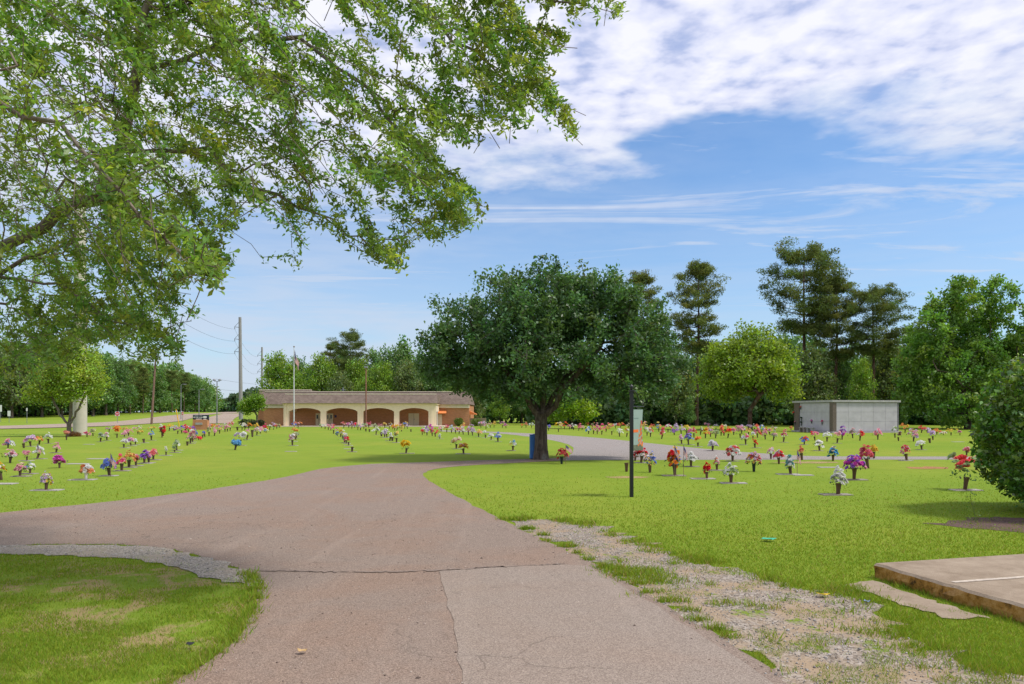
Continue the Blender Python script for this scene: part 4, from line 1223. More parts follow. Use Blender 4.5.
for k, (t, w, lab) in enumerate(((3.25, 0.75, 'darker grey stone bench at the foot of the mausoleum side wall'), (2.15, 0.9, 'paler stone bench by the mausoleum side wall, nearer the corner strip'))):
    bx, by = mw(-0.6, t)
    b = empty('stone_bench', (bx, by, 0), ang); tagit(b, lab, 'bench', 'stone benches by the mausoleum')
    mt = M_GRANITE if k == 0 else M_SLABR
    m = MB(); m.box((0, 0, 0.40), (0.34, w, 0.08)); m.build('seat', mt, b, 0.01)
    for s in (-1, 1):
        m = MB(); m.box((0, s * w * 0.36, 0.18), (0.26, 0.14, 0.36)); m.build('leg', mt, b)
for px, py, cs, lab in ((801.8, 407, 's', 'coral wall bouquet high on the mausoleum side wall'), (794.8, 412.6, 'r', 'red wall bouquet on the dark end strip, upper one'), (802.4, 418.6, 'g', 'dark green wall spray below the coral mausoleum bouquet'),
                        (802.4, 423.2, 'g', 'dark green wall spray nearest the bench on mausoleum'), (796.3, 422, 'p', 'pink wall bouquet on the dark end strip, lower one'), (812.6, 420.8, 'mp', 'magenta wall bouquet at middle of the mausoleum side wall'), (823.3, 422, 'h', 'hot pink wall bouquet near the dark corner strip')):
    u = (px - CX) / F
    # intersect with the side wall line x = Cc + t*(-sin,cos)
    sa_, ca_ = -math.sin(ang), math.cos(ang)
    t = (Cc[0] - u * Cc[1]) / (u * ca_ - sa_)
    dd = Cc[1] + t * ca_
    bx, by = mw(-0.13, t)
    zz = CAMH + (HY - py) / F * dd
    b = empty('wall_vase', (bx, by, zz - 0.25), ang); tagit(b, lab, 'wall vase', 'vases hung on the mausoleum')
    v = link('vase', VASES['k'], b); v.scale = (0.05, 0.05, 0.24)
    rng = np.random.default_rng(int(px * 10))
    q = link('blossoms', bloom_mesh([PAL[c][1] if c != 'g' else (0.03, 0.08, 0.04) for c in cs], 0.24, 0.2, rng, 6), b, [M_PETAL]); q.location = (0, 0, 0.2)

# ------------------------------------------------------------------ poles, wires, signs
def pole(name, px, ybase_d, ytop, r0, r1, mat, lab, cat, px_top=None, sides=12):
    d = ybase_d
    x = (px - CX) / F * d
    zg = float(terrain(x, d)); zt_ = CAMH + (HY - ytop) / F * d
    root = empty(name, (x, d, zg - 0.05)); tagit(root, lab, cat)
    dx = 0 if px_top is None else (px_top - px) / F * d
    H = zt_ - zg
    m = MB(); m.tube([(dx * t, 0, H * t) for t in np.linspace(0, 1, 6)], list(np.linspace(r0, r1, 6)), sides)
    m.build('shaft', mat, root)
    return root, H, dx
bigp, Hb, _ = pole('transmission_pole', 80, 56, 190, 0.50, 0.38, M_CPOLE, 'thick pale concrete transmission pole behind the small leafy tree', 'utility pole', None, 20)
tp, Ht, _ = pole('transmission_pole', 241, 150, 317, 0.42, 0.29, M_STEEL, 'tall grey transmission pole with three side arms left of the chapel', 'utility pole', 240)
tq, Hq, _ = pole('transmission_pole', 262, 218, 347, 0.36, 0.26, M_STEEL, 'farther and thinner transmission pole just above the chapel roof end', 'utility pole')
for o in (bigp, tp, tq): o['group'] = 'transmission poles along the highway'
def arm_pts(root, H, px, d, ysl):
    out = []
    for y_ in ysl:
        z = CAMH + (HY - y_) / F * d - root.location.z
        m = MB()
        m.tube([(-0.3, 0, z + 0.0), (-1.35, 0, z + 0.15)], [0.07, 0.05], 6)
        m.tube([(-1.35, 0, z + 0.15), (-0.25, 0, z + 1.3)], 0.04, 6)
        m.tube([(-1.3, 0, z + 0.12), (-1.3, 0, z - 0.35)], 0.07, 6)
        m.build('arm', M_GALV, root)
        out.append(Vector((root.location.x - 1.3, root.location.y, root.location.z + z - 0.35)))
    return out
ab = arm_pts(bigp, Hb, 80, 56, (200, 222, 245))
a1 = arm_pts(tp, Ht, 241, 150, (327.5, 339.5, 352))
a2 = arm_pts(tq, Hq, 262, 218, (355.5, 364, 372))
def sag(a, b, s, n=14):
    return [a.lerp(b, t) - Vector((0, 0, s * 4 * t * (1 - t))) for t in np.linspace(0, 1, n)]
for i in range(3):
    m = MB(); m.tube(sag(ab[i], a1[i], 2.2) + sag(a1[i], a2[i], 1.6)[1:], 0.018, 5)
    tagit(m.build('power_line', M_WIRE), f"{['topmost', 'middle', 'lowest'][i]} of three black cables strung between the transmission poles", 'power line', 'cables on the transmission poles')
wp, Hw, dxw = pole('wooden_pole', 151.5, 108, 352, 0.17, 0.11, M_WOOD, 'leaning brown wooden utility pole behind the left graves', 'utility pole', 156)
m = MB(); m.box((dxw, 0, Hw - 0.7), (1.3, 0.1, 0.12)); m.build('crossarm', M_WOOD, wp)
m = MB(); m.lathe([(0, 0), (.16, 0), (.16, .5), (0, .52)], 10, (dxw + 0.35, -0.1, Hw - 1.7)); m.build('transformer', M_GALV, wp)
m = MB(); m.tube(sag(Vector((wp.location.x + dxw, 108, Hw - 1.0)), Vector((-100, 98, 6.0)), 0.7), 0.02, 5)
tagit(m.build('service_line', M_WIRE), 'single cable running left from the leaning wooden pole', 'power line')
for k, (y0, y1) in enumerate(((378, 385), (388, 391))):
    m = MB(); m.tube(sag(at(216, y0 + 1, 135), at(300, y1, 215), 0.6), 0.018, 5)
    tagit(m.build('service_line', M_WIRE), ['upper', 'lower'][k] + ' thin cable between the floodlight pole and chapel trees', 'power line')
fp, Hf, _ = pole('floodlight_pole', 217, 116, 381, 0.10, 0.07, M_GALV, 'grey floodlight pole with two lamps right of the brick sign', 'light pole')
m = MB(); m.box((0, 0, Hf), (0.9, 0.08, 0.08)); m.build('bracket', M_GALV, fp)
for s in (-1, 1):
    m = MB(); m.lathe([(0.0, 0.3), (0.16, 0.28), (0.24, 0.12), (0.28, 0), (0.0, -0.02)], 12, (s * 0.45, 0, Hf + 0.1)); m.build('lamp_head', M_GALV, fp)
for px, yt, lab in ((181, 385, 'slim street lamp nearer the leaning wooden pole'), (199, 390, 'slim street lamp rising just behind the brick sign')):
    lp, Hl, _ = pole('street_lamp', px, 150, yt, 0.09, 0.05, M_GALV, lab, 'street lamp'); lp['group'] = 'street lamps by the highway'
    m = MB(); m.tube([(0, 0, Hl), (0.25, 0, Hl + 0.2), (0.7, 0, Hl + 0.25)], 0.04, 6); m.build('arm', M_GALV, lp)
    m = MB(); m.box((0.8, 0, Hl + 0.2), (0.6, 0.25, 0.14)); m.build('lamp_head', M_GALV, lp, 0.03)
# flagpole and flag
fpx, fpd = 294, 84.0
fpole, Hp, _ = pole('flagpole', fpx, fpd, 347, 0.075, 0.04, simple('white_pole', (0.62, 0.63, 0.66), 0.4), 'tall white flagpole standing before the chapel', 'flagpole')
m = MB(); m.lathe([(0, 0), (.07, .02), (.1, .09), (.07, .16), (0, .18)], 10, (0, 0, Hp)); m.build('finial', M_PLATE, fpole)
fl = link('flag', flag_mesh('flag', 2.0, 1.25, True, 0.9)); fl.location = (fpole.location.x + 0.03, fpd, Hp - 0.35)
tagit(fl, 'large american flag hanging limp from the tall white flagpole', 'flag')
bp_, Hb2, _ = pole('light_pole', 366, 86, 366, 0.09, 0.07, simple('rust_pole', (0.24, 0.11, 0.08), 0.8), 'thin rust brown pole before the middle of the chapel', 'light pole')
m = MB(); m.box((0, 0, Hb2 - 0.1), (0.42, 0.3, 0.22)); m.build('lamp_head', M_GALV, bp_, 0.03)
vp, Hv, _ = pole('vent_pole', 343, 112, 387, 0.1, 0.09, M_GALV, 'short grey utility post peeking over the chapel roof', 'post')
m = MB(); m.box((0, 0, Hv - 0.4), (0.8, 0.1, 0.12)); m.build('crossarm', M_GALV, vp)

def road_sign(px, yt, d, w, h, kind, lab):
    x = (px - CX) / F * d; zg = float(terrain(x, d)); zt_ = CAMH + (HY - yt) / F * d
    s = empty('road_sign', (x, d, zg)); tagit(s, lab, 'road sign')
    m = MB(); m.box((0, 0.03, (zt_ - zg) / 2 - 0.03), (0.06, 0.05, zt_ - zg + 0.02)); m.build('post', M_GALV, s)
    m = MB(); m.box((0, 0, zt_ - zg - h / 2), (w, 0.02, h)); f = m.build('panel', M_WHITE, s)
    if kind == 'stop':
        m = MB()
        pts = [(w * 0.46 * math.cos(a), zt_ - zg - h / 2 + w * 0.46 * math.sin(a)) for a in np.linspace(0, 6.283, 25)[:-1]]
        m.prism(pts, -0.016, -0.012); m.build('red_disc', M_RED, f)
        m = MB(); m.box((0, -0.02, zt_ - zg - h / 2), (w * 0.6, 0.006, h * 0.16)); m.build('white_bar', M_WHITE, f)
    if kind == 'red':
        m = MB(); m.box((0, -0.014, zt_ - zg - h / 2), (w * 0.8, 0.006, h * 0.8)); m.build('red_field', M_RED, f)
        m = MB(); m.box((0, -0.02, zt_ - zg - h / 2), (w * 0.3, 0.006, h * 0.3)); m.build('white_bar', M_WHITE, f)
road_sign(117.3, 411.6, 122, 0.75, 0.75, 'stop', 'square red and white no-entry sign across the highway')
road_sign(182.6, 411.6, 128, 0.36, 0.62, 'red', 'small red and white sign left of the brick sign')
road_sign(9, 410.8, 126, 0.5, 0.95, 'w', 'pale rectangular road sign near the left edge')
road_sign(26.8, 408, 118, 0.22, 0.5, 'w', 'narrow white roadside marker left of the small tree')
road_sign(0.5, 405, 130, 0.5, 1.2, 'w', 'white road sign cut by the left edge of the view')
m = MB(); m.tube([(0, 0, 0), (-0.33, 0, 2.15)], 0.045, 8)
g = m.build('guy_marker', M_YEL); g.location = (*on_ground(179.5, 427), 0.0); g.scale = (1.3, 1, 1)
tagit(g, 'leaning yellow guy wire guard left of the brick sign', 'guy guard')

# brick monument sign
sd = 73.0
sx = (201 - CX) / F * sd
sg = empty('monument_sign', (sx, sd, 0)); tagit(sg, 'brick monument sign with dark lettered panel on top', 'sign')
m = MB(); m.box((0, 0, 0.52), (2.55 / 2 * 1.22, 0.5, 1.04), 0, 0.94); m.build('base', M_BRICK, sg)
m = MB(); m.box((-0.1, -0.27, 0.62), (0.7, 0.05, 0.22)); m.build('stone_tablet', M_SLABR, sg)
z0, z1 = CAMH + (HY - 420.3) / F * sd, CAMH + (HY - 415) / F * sd
m = MB(); m.box((0, 0, (z0 + z1) / 2 + 0.02), (1.54, 0.3, z1 - z0)); sp_ = m.build('panel', M_SIGN, sg, 0.015)
# the wording is too small to read in the photo: rows of pale letter strokes, and the oval emblem at the right
m = MB(); rr = random.Random(3)
for row, (zz, xa, xb, hh) in enumerate((((z1 - 0.09), -0.70, 0.2, 0.05), ((z1 - 0.235), -0.70, 0.22, 0.11), ((z0 + 0.13), -0.45, 0.12, 0.12))):
    x_ = xa
    while x_ < xb:
        w_ = rr.uniform(0.02, 0.05)
        m.span((x_, -0.158, zz - hh * rr.uniform(.35, .5)), (x_ + w_, -0.152, zz + hh * rr.uniform(.3, .5)))
        x_ += w_ + (0.02 if rr.random() < .8 else 0.06)
m.prism([(0.46 + 0.2 * math.cos(a), z1 - 0.21 + 0.11 * math.sin(a)) for a in np.linspace(0, 6.283, 17)[:-1]], -0.158, -0.152)
m.span((0.3, -0.158, z0 + 0.05), (0.62, -0.152, z0 + 0.15))
m.build('lettering', M_WHITE, sp_)

# banner post at the drive
bx, by = on_ground(631.5, 497)
bpst = empty('banner_post', (bx, by, 0)); tagit(bpst, 'black iron banner post with scrolled arm on the right lawn', 'post')
pm = by / F
Hpst = 109 * pm
m = MB(); m.box((0, 0, Hpst / 2 - 0.03), (0.072, 0.072, Hpst - 0.06)); m.box((0, 0, Hpst - 0.06), (0.11, 0.11, 0.03)); m.build('shaft', M_BLACK, bpst, 0.004)
m = MB(); m.lathe([(0, -0.05), (.03, -0.045), (.02, -0.02), (.042, 0.01), (.03, .045), (.01, .07), (0, .08)], 12, (0, 0, Hpst + 0.0)); m.build('finial', M_BLACK, bpst)
# arm swings toward the camera's right, foreshortened
aw = 0.52; th = R(52)
ux, uy = math.cos(th), math.sin(th)
def alng(t, z): return (ux * t, uy * t, z)
ztop_b = CAMH + (HY - 409.5) / F * by
m = MB()
m.tube([alng(0.04, ztop_b + 0.06), alng(aw, ztop_b + 0.06)], 0.012, 8)
m.tube([alng(0.05, ztop_b + 0.36), alng(0.14, ztop_b + 0.375), alng(0.22, ztop_b + 0.33), alng(0.30, ztop_b + 0.22), alng(0.40, ztop_b + 0.13), alng(0.48, ztop_b + 0.10), alng(0.50, ztop_b + .16), alng(0.47, ztop_b + .2)], 0.011, 8)
m.tube([alng(0.10 + 0.05 * math.cos(a) * (1 - a / 9), ztop_b + 0.15 + 0.05 * math.sin(a) * (1 - a / 9)) for a in np.linspace(0, 7.5, 20)], 0.009, 6)
m.build('arm', M_BLACK, bpst)
bn = empty('banner', (bx, by, 0)); tagit(bn, 'pale green banner with orange block and autumn leaves on the black post', 'banner')
zb0 = CAMH + (HY - 451) / F * by
t0, t1 = 0.045, 0.47
nz = 20
def bpt(t, z):
    k = (ztop_b - z) / (ztop_b - zb0)
    return (ux * t + 0.010 * math.sin(k * 5 + t * 6), uy * t + 0.012 * math.sin(k * 4 + t * 9), z)
def bgrid(mb, ta, tb, za, zb_, off, n=8, mm=14, rev=False):
    k0 = len(mb.v)
    for s_ in (off, -off):
        vs = []
        for j_ in range(mm + 1):
            for i_ in range(n + 1):
                p = bpt(ta + (tb - ta) * i_ / n, za + (zb_ - za) * j_ / mm)
                vs.append((p[0] + uy * s_, p[1] - ux * s_, p[2]))
        fs_ = [(j_ * (n + 1) + i_, j_ * (n + 1) + i_ + 1, (j_ + 1) * (n + 1) + i_ + 1, (j_ + 1) * (n + 1) + i_) for j_ in range(mm) for i_ in range(n)]
        mb.add(vs, fs_ if s_ > 0 else [tuple(reversed(f_)) for f_ in fs_], True)
m = MB(); bgrid(m, t0, t1, ztop_b, zb0, 0.003); cloth = m.build('cloth', M_BANNER, bn)
HB = ztop_b - zb0
m = MB(); bgrid(m, t0 + 0.02, t1 - 0.17, ztop_b - HB * 0.485, ztop_b - HB * 0.555, 0.0055, 4, 3); m.build('orange_block', M_ORANGE, cloth)
m = MB(); bgrid(m, t0, t1, ztop_b - HB * 0.86, zb0, 0.0052, 6, 3); m.build('photo_strip', simple('banner_foot', (0.13, 0.15, 0.10), 0.8, 0.4, 14), cloth)
m = MB()
for q in range(6):
    bgrid(m, t0 + 0.03 + q * 0.035, t0 + 0.055 + q * 0.035, ztop_b - HB * 0.205, ztop_b - HB * 0.22, 0.0055, 1, 1)
m.build('lettering', simple('banner_ink', (0.12, 0.18, 0.18), 0.8), cloth)
# autumn leaves printed down the free edge
m = MB(); rr = random.Random(9); am = [simple('leaf_orange', (0.7, 0.17, 0.04), .8), simple('leaf_gold', (0.6, 0.32, 0.06), .8), simple('leaf_red', (0.5, 0.07, 0.05), .8), simple('leaf_olive', (0.28, 0.24, 0.1), .8)]
for q in range(52):
    f_ = rr.uniform(0.28, 0.9); tt = t1 - 0.01 - rr.random() * (0.03 + 0.15 * min(1, (f_ - .22) * 1.8)); s_ = rr.uniform(.014, .03)
    m.cur = rr.randrange(4)
    z_ = ztop_b - HB * f_
    for off in (0.0058 + q * 0.00004, -0.0058 - q * 0.00004):
        vs = []
        for a in np.linspace(0, 6.283, 9)[:-1]:
            rad_ = s_ * (1.0 if int(a * 2.547 / 2) % 2 else 0.7)
            tp_ = min(t1 - 0.001, tt + rad_ * math.cos(a))
            p = bpt(tp_, z_ + rad_ * 1.4 * math.sin(a)); vs.append((p[0] + uy * off, p[1] - ux * off, p[2]))
        m.add(vs, [tuple(range(8)) if off > 0 else tuple(reversed(range(8)))])
m.build('leaf_print', am, cloth)

# blue bin beside the oak
ox, oy = on_ground(541, 459.5)
bb = empty('litter_bin', (ox - 0.24, oy + 0.4, 0), 0.05); tagit(bb, 'tall blue litter bin half hidden behind the oak trunk', 'litter bin')
m = MB(); m.box((0, 0, 0.44), (0.42, 0.42, 0.86)); m.build('body', M_BLUEP, bb, 0.03)
m = MB(); m.box((0, 0, 0.888), (0.44, 0.44, 0.03)); m.box((0, 0, 0.912), (0.22, 0.22, 0.02)); m.build('lid', M_BLUEP, bb, 0.012)
bb.location.x = ox - 0.19

# small litter
for (px, py, col, nm, lab, s) in ((824, 598, (0.75, 0.5, 0.02), 'fallen_leaf', 'yellow fallen leaf on the gravel shoulder', 0.05), (867, 605, (0.3, 0.4, 0.6), 'bottle_cap', 'pale blue bottle cap lying near the concrete strip', 0.025), (768, 541.5, (0.05, 0.42, 0.25), 'plastic_scrap', 'teal plastic scrap lying in the right lawn', 0.09), (190, 649, (0.03, 0.03, 0.035), 'dead_leaf', 'dark curled leaf on the near left grass', 0.03), (303, 655, (0.5, 0.33, 0.15), 'dead_leaf', 'pale dead leaf on the asphalt drive', 0.035)):
    x, y = on_ground(px, py)
    rng = np.random.default_rng(int(px)); m = MB()
    k = 9
    vs = [(0, 0, 0.02)] + [(s * (1 + .35 * rng.uniform(-1, 1)) * math.cos(a), s * .7 * (1 + .35 * rng.uniform(-1, 1)) * math.sin(a), 0.018 + 0.02 * rng.uniform()) for a in np.linspace(0, 6.283, k + 1)[:-1]]
    m.add(vs, [(0, 1 + i_, 1 + (i_ + 1) % k) for i_ in range(k)])
    o = m.build(nm, simple('litter_' + nm + str(int(px)), col, 0.6)); o.location = (x, y, 0.012)
    so = o.modifiers.new('thick', 'SOLIDIFY'); so.thickness = 0.003
    tagit(o, lab, 'litter')

# ------------------------------------------------------------------ trees
# --- spreading oak at the drive bend
def rel(px, py, d, base): 
    v = at(px, py, d); return (v.x - base[0], v.y - base[1], v.z)
ob = (ox, oy, 0)
k = oy / F
lob = []
for px, py, rw, rh in ((475, 345, 52, 52), (458, 366, 38, 28), (520, 315, 62, 48), (560, 300, 55, 38), (590, 325, 60, 48), (640, 345, 42, 48), (625, 380, 50, 28), (545, 355, 80, 50), (500, 378, 48, 28), (655, 365, 30, 36), (440, 352, 24, 30), (600, 300, 40, 30)):
    p = rel(px, py, oy, ob)
    for s in (-1, 1):
        lob.append((p[0], s * rw * k * 0.45 + RNG.normal(0, .3), p[2], rw * k, rw * k * 0.75, rh * k))
forks = [[(-0.25, 0.0, 1.75), (-0.8, -0.3, 2.7), (-1.8, -0.6, 3.8)], [(0.05, .1, 1.8), (0.1, 0.4, 3.2), (-0.2, 0.8, 5.0)], [(0.3, 0.0, 1.7), (0.9, -0.2, 2.7), (2.0, -0.5, 3.9)], [(0.2, .1, 1.8), (0.9, .9, 3.0), (2.4, 1.3, 4.4)], [(-.1, .2, 1.8), (-1.0, 1.2, 3.2), (-2.0, 1.6, 4.2)]]
oak = broad_tree('oak_tree', lob, ob, 1.55, 0.225, 1700, 50, 0.14, (0.085, 0.175, 0.058), 5, spread=0.13, forks=forks, shell=0.4, aspect=0.55, yellow=0.12, up=0.7, sides=8)
tagit(oak, 'broad dark green oak with forked trunk at the bend of the drive', 'tree')

# --- overhanging oak, its trunk left of the view
FT = (-8.4, 7.6)
def fp_(px, py, d): v = at(px, py, d); return (v.x - FT[0], v.y - FT[1], v.z)
lines = [(None, [(0, 0, -0.2), (0.05, 0, 1.2), (0.1, 0.05, 2.6), (0.3, 0.1, 3.5)]),
    (0, [fp_(-80, 290, 8.1), fp_(20, 238, 8.2), fp_(95, 192, 8.0), fp_(118, 150, 7.8), fp_(135, 80, 7.6), fp_(150, 0, 7.5), fp_(165, -120, 7.4)]),
    (1, [fp_(118, 150, 7.8), fp_(160, 152, 7.7), fp_(205, 150, 7.6), fp_(255, 188, 7.4), fp_(320, 215, 7.2), fp_(390, 262, 7.0)]),
    (1, [fp_(145, 30, 7.5), fp_(240, -28, 7.4), fp_(340, -25, 7.2), fp_(414, 0, 7.0), fp_(452, 36, 6.9), fp_(503, 80, 6.9), fp_(550, 107, 6.8), fp_(582, 147, 6.8)]),
    (1, [fp_(150, 10, 7.5), fp_(260, -20, 7.1), fp_(400, -45, 6.8), fp_(520, -10, 6.6), fp_(612, 14, 6.5)]),
    (0, [fp_(-120, 290, 8.6), fp_(-20, 272, 8.5), fp_(60, 285, 8.4), fp_(110, 318, 8.2), fp_(150, 332, 8.1), fp_(186, 354, 8.0)]),
    (0, [(1.5, -1.6, 4.2), fp_(-230, 70, 5.2), fp_(-60, 75, 4.7), fp_(60, 130, 4.5), fp_(140, 215, 4.5), fp_(185, 262, 4.5), fp_(222, 284, 4.5)]),
    (1, [fp_(140, 70, 7.6), fp_(220, 45, 7.5), fp_(300, 40, 7.3), fp_(370, 90, 7.2), fp_(400, 130, 7.0), fp_(440, 175, 6.9), fp_(484, 206, 6.9)]),
    (0, [(-.2, 1.0, 3.6), fp_(-120, 320, 9.8), fp_(0, 340, 10), fp_(55, 362, 10.2)]),
    (0, [(-1.2, .6, 4.6), (-2.8, 1.2, 6.2), (-4.5, 1.5, 7.2)]), (0, [(0.0, 2.0, 5.0), (0.6, 4.0, 6.6), (1.2, 5.5, 7.4)]), (0, [(0.0, -1.8, 4.8), (-1, -4.0, 6.4)]),
    (1, [fp_(118, 150, 7.8), fp_(180, 190, 7.9), fp_(230, 232, 7.8), fp_(262, 258, 7.7)]),
    (5, [fp_(0, 272, 8.5), fp_(70, 240, 8.6), fp_(140, 275, 8.6), fp_(196, 312, 8.5)])]
sk, sp = skeleton(lines, 0.22)
poly_main = [(-90, -150), (650, -150), (622, 10), (600, 20), (566, 24), (575, 42), (545, 62), (556, 88), (572, 112), (586, 150), (570, 140), (553, 116), (520, 128), (478, 143), (440, 140), (452, 172), (488, 206), (470, 232), (435, 240), (412, 238), (400, 276), (363, 252), (325, 224), (300, 240), (312, 262), (292, 272), (278, 240), (255, 206), (222, 232), (235, 262), (205, 270), (180, 285), (200, 315), (172, 322), (192, 357), (140, 360), (100, 332), (60, 372), (0, 395), (-90, 400)]
rng = np.random.default_rng(77)
pts = []
def in_crown(px, py): return inside(poly_main, np.array([px]), np.array([py]))[0]
while len(pts) < 4500:
    px, py = rng.uniform(-90, 640), rng.uniform(-150, 380)
    if not in_crown(px, py): continue
    if math.sin(px * 0.045 + 2.1 * math.sin(py * 0.03)) * math.sin(py * 0.06 + 1.4 * math.sin(px * 0.025)) > (0.62 if px > 200 else 0.85): continue
    d = 7.3 + rng.normal(0, 0.9) if px > 190 or py < 150 else 8.4 + rng.normal(0, 1.0)
    if px > 440: d = 6.8 + rng.normal(0, 0.45)
    # a spray: twig points running outward and drooping
    an = rng.normal(0.62, 0.30) + 0.15 * (py > 180); d2 = rng.normal(0, 0.035)
    for s_ in range(int(rng.integers(4, 9))):
        if s_ and not in_crown(px, py): break
        pts.append(fp_(px, py, d))
        st_ = 12.5 * 7.3 / d
        px += st_ * math.cos(an) + rng.normal(0, 2.0); py += st_ * math.sin(an) + rng.normal(0, 2.0); d += d2; an += 0.05
for _ in range(560):   # boughs behind, deeper in the crown
    px, py = rng.uniform(-90, 200), rng.uniform(90, 392)
    if inside(poly_main, np.array([px]), np.array([py]))[0]: pts.append(fp_(px, py, rng.uniform(9.2, 11.5)))
for _ in range(380):
    pts.append(fp_(rng.uniform(35, 130), rng.uniform(175, 345), rng.uniform(8.0, 11.0)))
for _ in range(170):   # sprays in front of the main limb
    pts.append(fp_(rng.uniform(-60, 125), rng.uniform(140, 262), rng.uniform(6.2, 7.6)))
for _ in range(190):   # the low near bough
    t = rng.uniform(0, 1)
    q = np.array([(-160, 40), (-60, 60), (40, 105), (110, 175), (170, 235), (222, 280)]); s = t * 4.999; i_ = int(s)
    p = q[i_] * (1 - s + i_) + q[i_ + 1] * (s - i_) + rng.normal(0, 34 * (1.2 - t), 2)
    if p[1] < 292: pts.append(fp_(p[0], p[1], 4.5 + rng.normal(0, 0.22)))
for _ in range(420):   # the rest of the crown, out of view
    d3 = unit(rng.normal(size=3)); d3[2] = abs(d3[2])
    q = np.array([0, 0.3, 4.2]) + d3 * np.array([5.5, 5.5, 4.6]) * rng.uniform(0.5, 1)
    w = q + np.array([FT[0], FT[1], 0])
    if w[0] < -0.72 * w[1] - 0.3: pts.append(tuple(q))
P, par, tips = grow(np.array(pts), sk, sp, 0.22)
rad = np.maximum(0.09 * (tips / tips.max()) ** 0.52, 0.0028); rad[10:] = np.minimum(rad[10:], 0.062)
elen = np.linalg.norm(P - P[np.maximum(par, 0)], axis=1)
longe = (elen > 0.75) & (np.arange(len(P)) >= len(sk))
par_draw = np.where(longe, -1, par)
ftree = empty('oak_tree', (*FT, 0)); tagit(ftree, 'overhanging oak with drooping leafy boughs across the top left', 'tree')
V, Fc = branch_mesh(P, par_draw, rad, 6)
link('trunk', np_mesh('trunk', V, [Fc], smooth=True), ftree, [M_TWIG])
idx = np.where((tips <= 7) & (np.arange(len(P)) >= len(sk)) & ~longe)[0]
W = P[idx] + np.array([FT[0], FT[1], 0])
pxx = CX + F * W[:, 0] / np.maximum(W[:, 1], 1); pyy = HY - F * (W[:, 2] - CAMH) / np.maximum(W[:, 1], 1)
bare = (pxx < 110) & (pyy > 70) & (pyy < 250) & (W[:, 1] > 5.5)
lam = np.where(bare, 11, np.where((pxx < 210) & (pyy > 200), 29, 32)); lam = np.where(W[:, 1] < 5.3, 13, lam)
k_ = rng.poisson(lam)
nid = np.repeat(np.arange(len(idx)), k_); ii = idx[nid]
t = rng.uniform(-0.15, 1.0, len(ii))[:, None]
c = P[ii] * (1 - t) + P[par[ii]] * t + rng.normal(0, 0.034, (len(ii), 3))
c[:, 2] -= 0.012
V, Fc = leaf_cloud(c, 0.060, rng, 0.38, 0.8, 0.2, 0.35, 0.16)
link('crown', np_mesh('crown', V, [Fc], vary((0.215, 0.345, 0.060), len(c), rng, nid, 0.3, 0.2)), ftree, [leaf_mat('thin_leaf', 0.5, 0.4, 0.03)])
# bare side twigs, one joined part
tw = []
for _ in range(420):
    i_ = idx[rng.integers(0, len(idx))]
    a = P[i_]; d3 = unit(rng.normal(size=3) + np.array([.5, 0, -.5])) * rng.uniform(0.12, 0.4)
    tw.append((a, a + d3 * 0.5 + rng.normal(0, .02, 3), a + d3))
TP = np.array(tw).reshape(-1, 3); tpar = np.arange(len(TP)) - 1; tpar[::3] = -1
TPs, tps = [TP], [tpar]
WA = P + np.array([FT[0], FT[1], 0])
pa, pb = CX + F * WA[:, 0] / np.maximum(WA[:, 1], 1), HY - F * (WA[:, 2] - CAMH) / np.maximum(WA[:, 1], 1)
cand = np.where((pa > -70) & (pa < 300) & (pb > -90) & (pb < 200) & (WA[:, 1] > 5.4) & (WA[:, 1] < 8))[0]
nb_ = len(TP)
for _ in range(130):   # long drooping grey wands
    a = P[cand[rng.integers(0, len(cand))]].copy()
    d3 = unit(np.array([0.75, -0.15, -0.35]) + rng.normal(0, .22, 3)); ln = rng.uniform(0.5, 1.5)
    q = [a]
    for s_ in range(8):
        d3 = unit(d3 + np.array([0, 0, -0.07]) + rng.normal(0, .05, 3)); q.append(q[-1] + d3 * ln / 8)
    e_ = q[-1] + np.array([FT[0], FT[1], 0])
    if not inside(poly_main, np.array([CX + F * e_[0] / e_[1]]), np.array([HY - F * (e_[2] - CAMH) / e_[1] + 14]))[0]: continue
    TPs.append(np.array(q)); pp = np.arange(9) - 1 + nb_; pp[0] = -1; tps.append(pp); nb_ += 9
TP = np.vstack(TPs); tpar = np.concatenate(tps)
V, Fc = branch_mesh(TP, tpar, np.full(len(TP), 0.0034), 4)
link('twigs', np_mesh('twigs', V, [Fc], smooth=True), ftree, [M_TWIG])

# --- clipped bush at the right
rng = np.random.default_rng(31)
bush = empty('evergreen_bush', (9.74, 12.0, 0)); tagit(bush, 'large rounded glossy evergreen bush at the right edge', 'bush')
n = 38000
d3 = unit(rng.normal(size=(n, 3)))
wob = 1 + 0.05 * np.sin(6 * d3[:, 0] + 2) * np.sin(7 * d3[:, 2]) + 0.05 * np.sin(11 * d3[:, 1] + 5 * d3[:, 2]) + rng.normal(0, .02, n)
c = np.array([0, 0, 1.43]) + d3 * np.array([1.75, 1.6, 1.46]) * wob[:, None] * (rng.uniform(0, 1, n) ** 0.16)[:, None] * np.stack([1 + 0.30 * np.clip(-d3[:, 2], 0, 1) ** 2 * 1.2] * 2 + [np.ones(n)], 1)
c = c[c[:, 2] > 0.05]
cl = (np.floor(c * 5).astype(int) @ np.array([1, 17, 289])); _, cl = np.unique(cl, return_inverse=True)
V, Fc = leaf_cloud(c, 0.095, rng, 0.5, 0.5, 0.0, 0.35)
link('crown', np_mesh('crown', V, [Fc], vary((0.115, 0.235, 0.034), len(c), rng, cl, 0.6, 0.3)), bush, [leaf_mat('glossy_leaf', 0.38, 0.35, 0.045)])
bl = [np.array([0, 0, -.05])]; bpn = [-1]; br_ = [0.06]
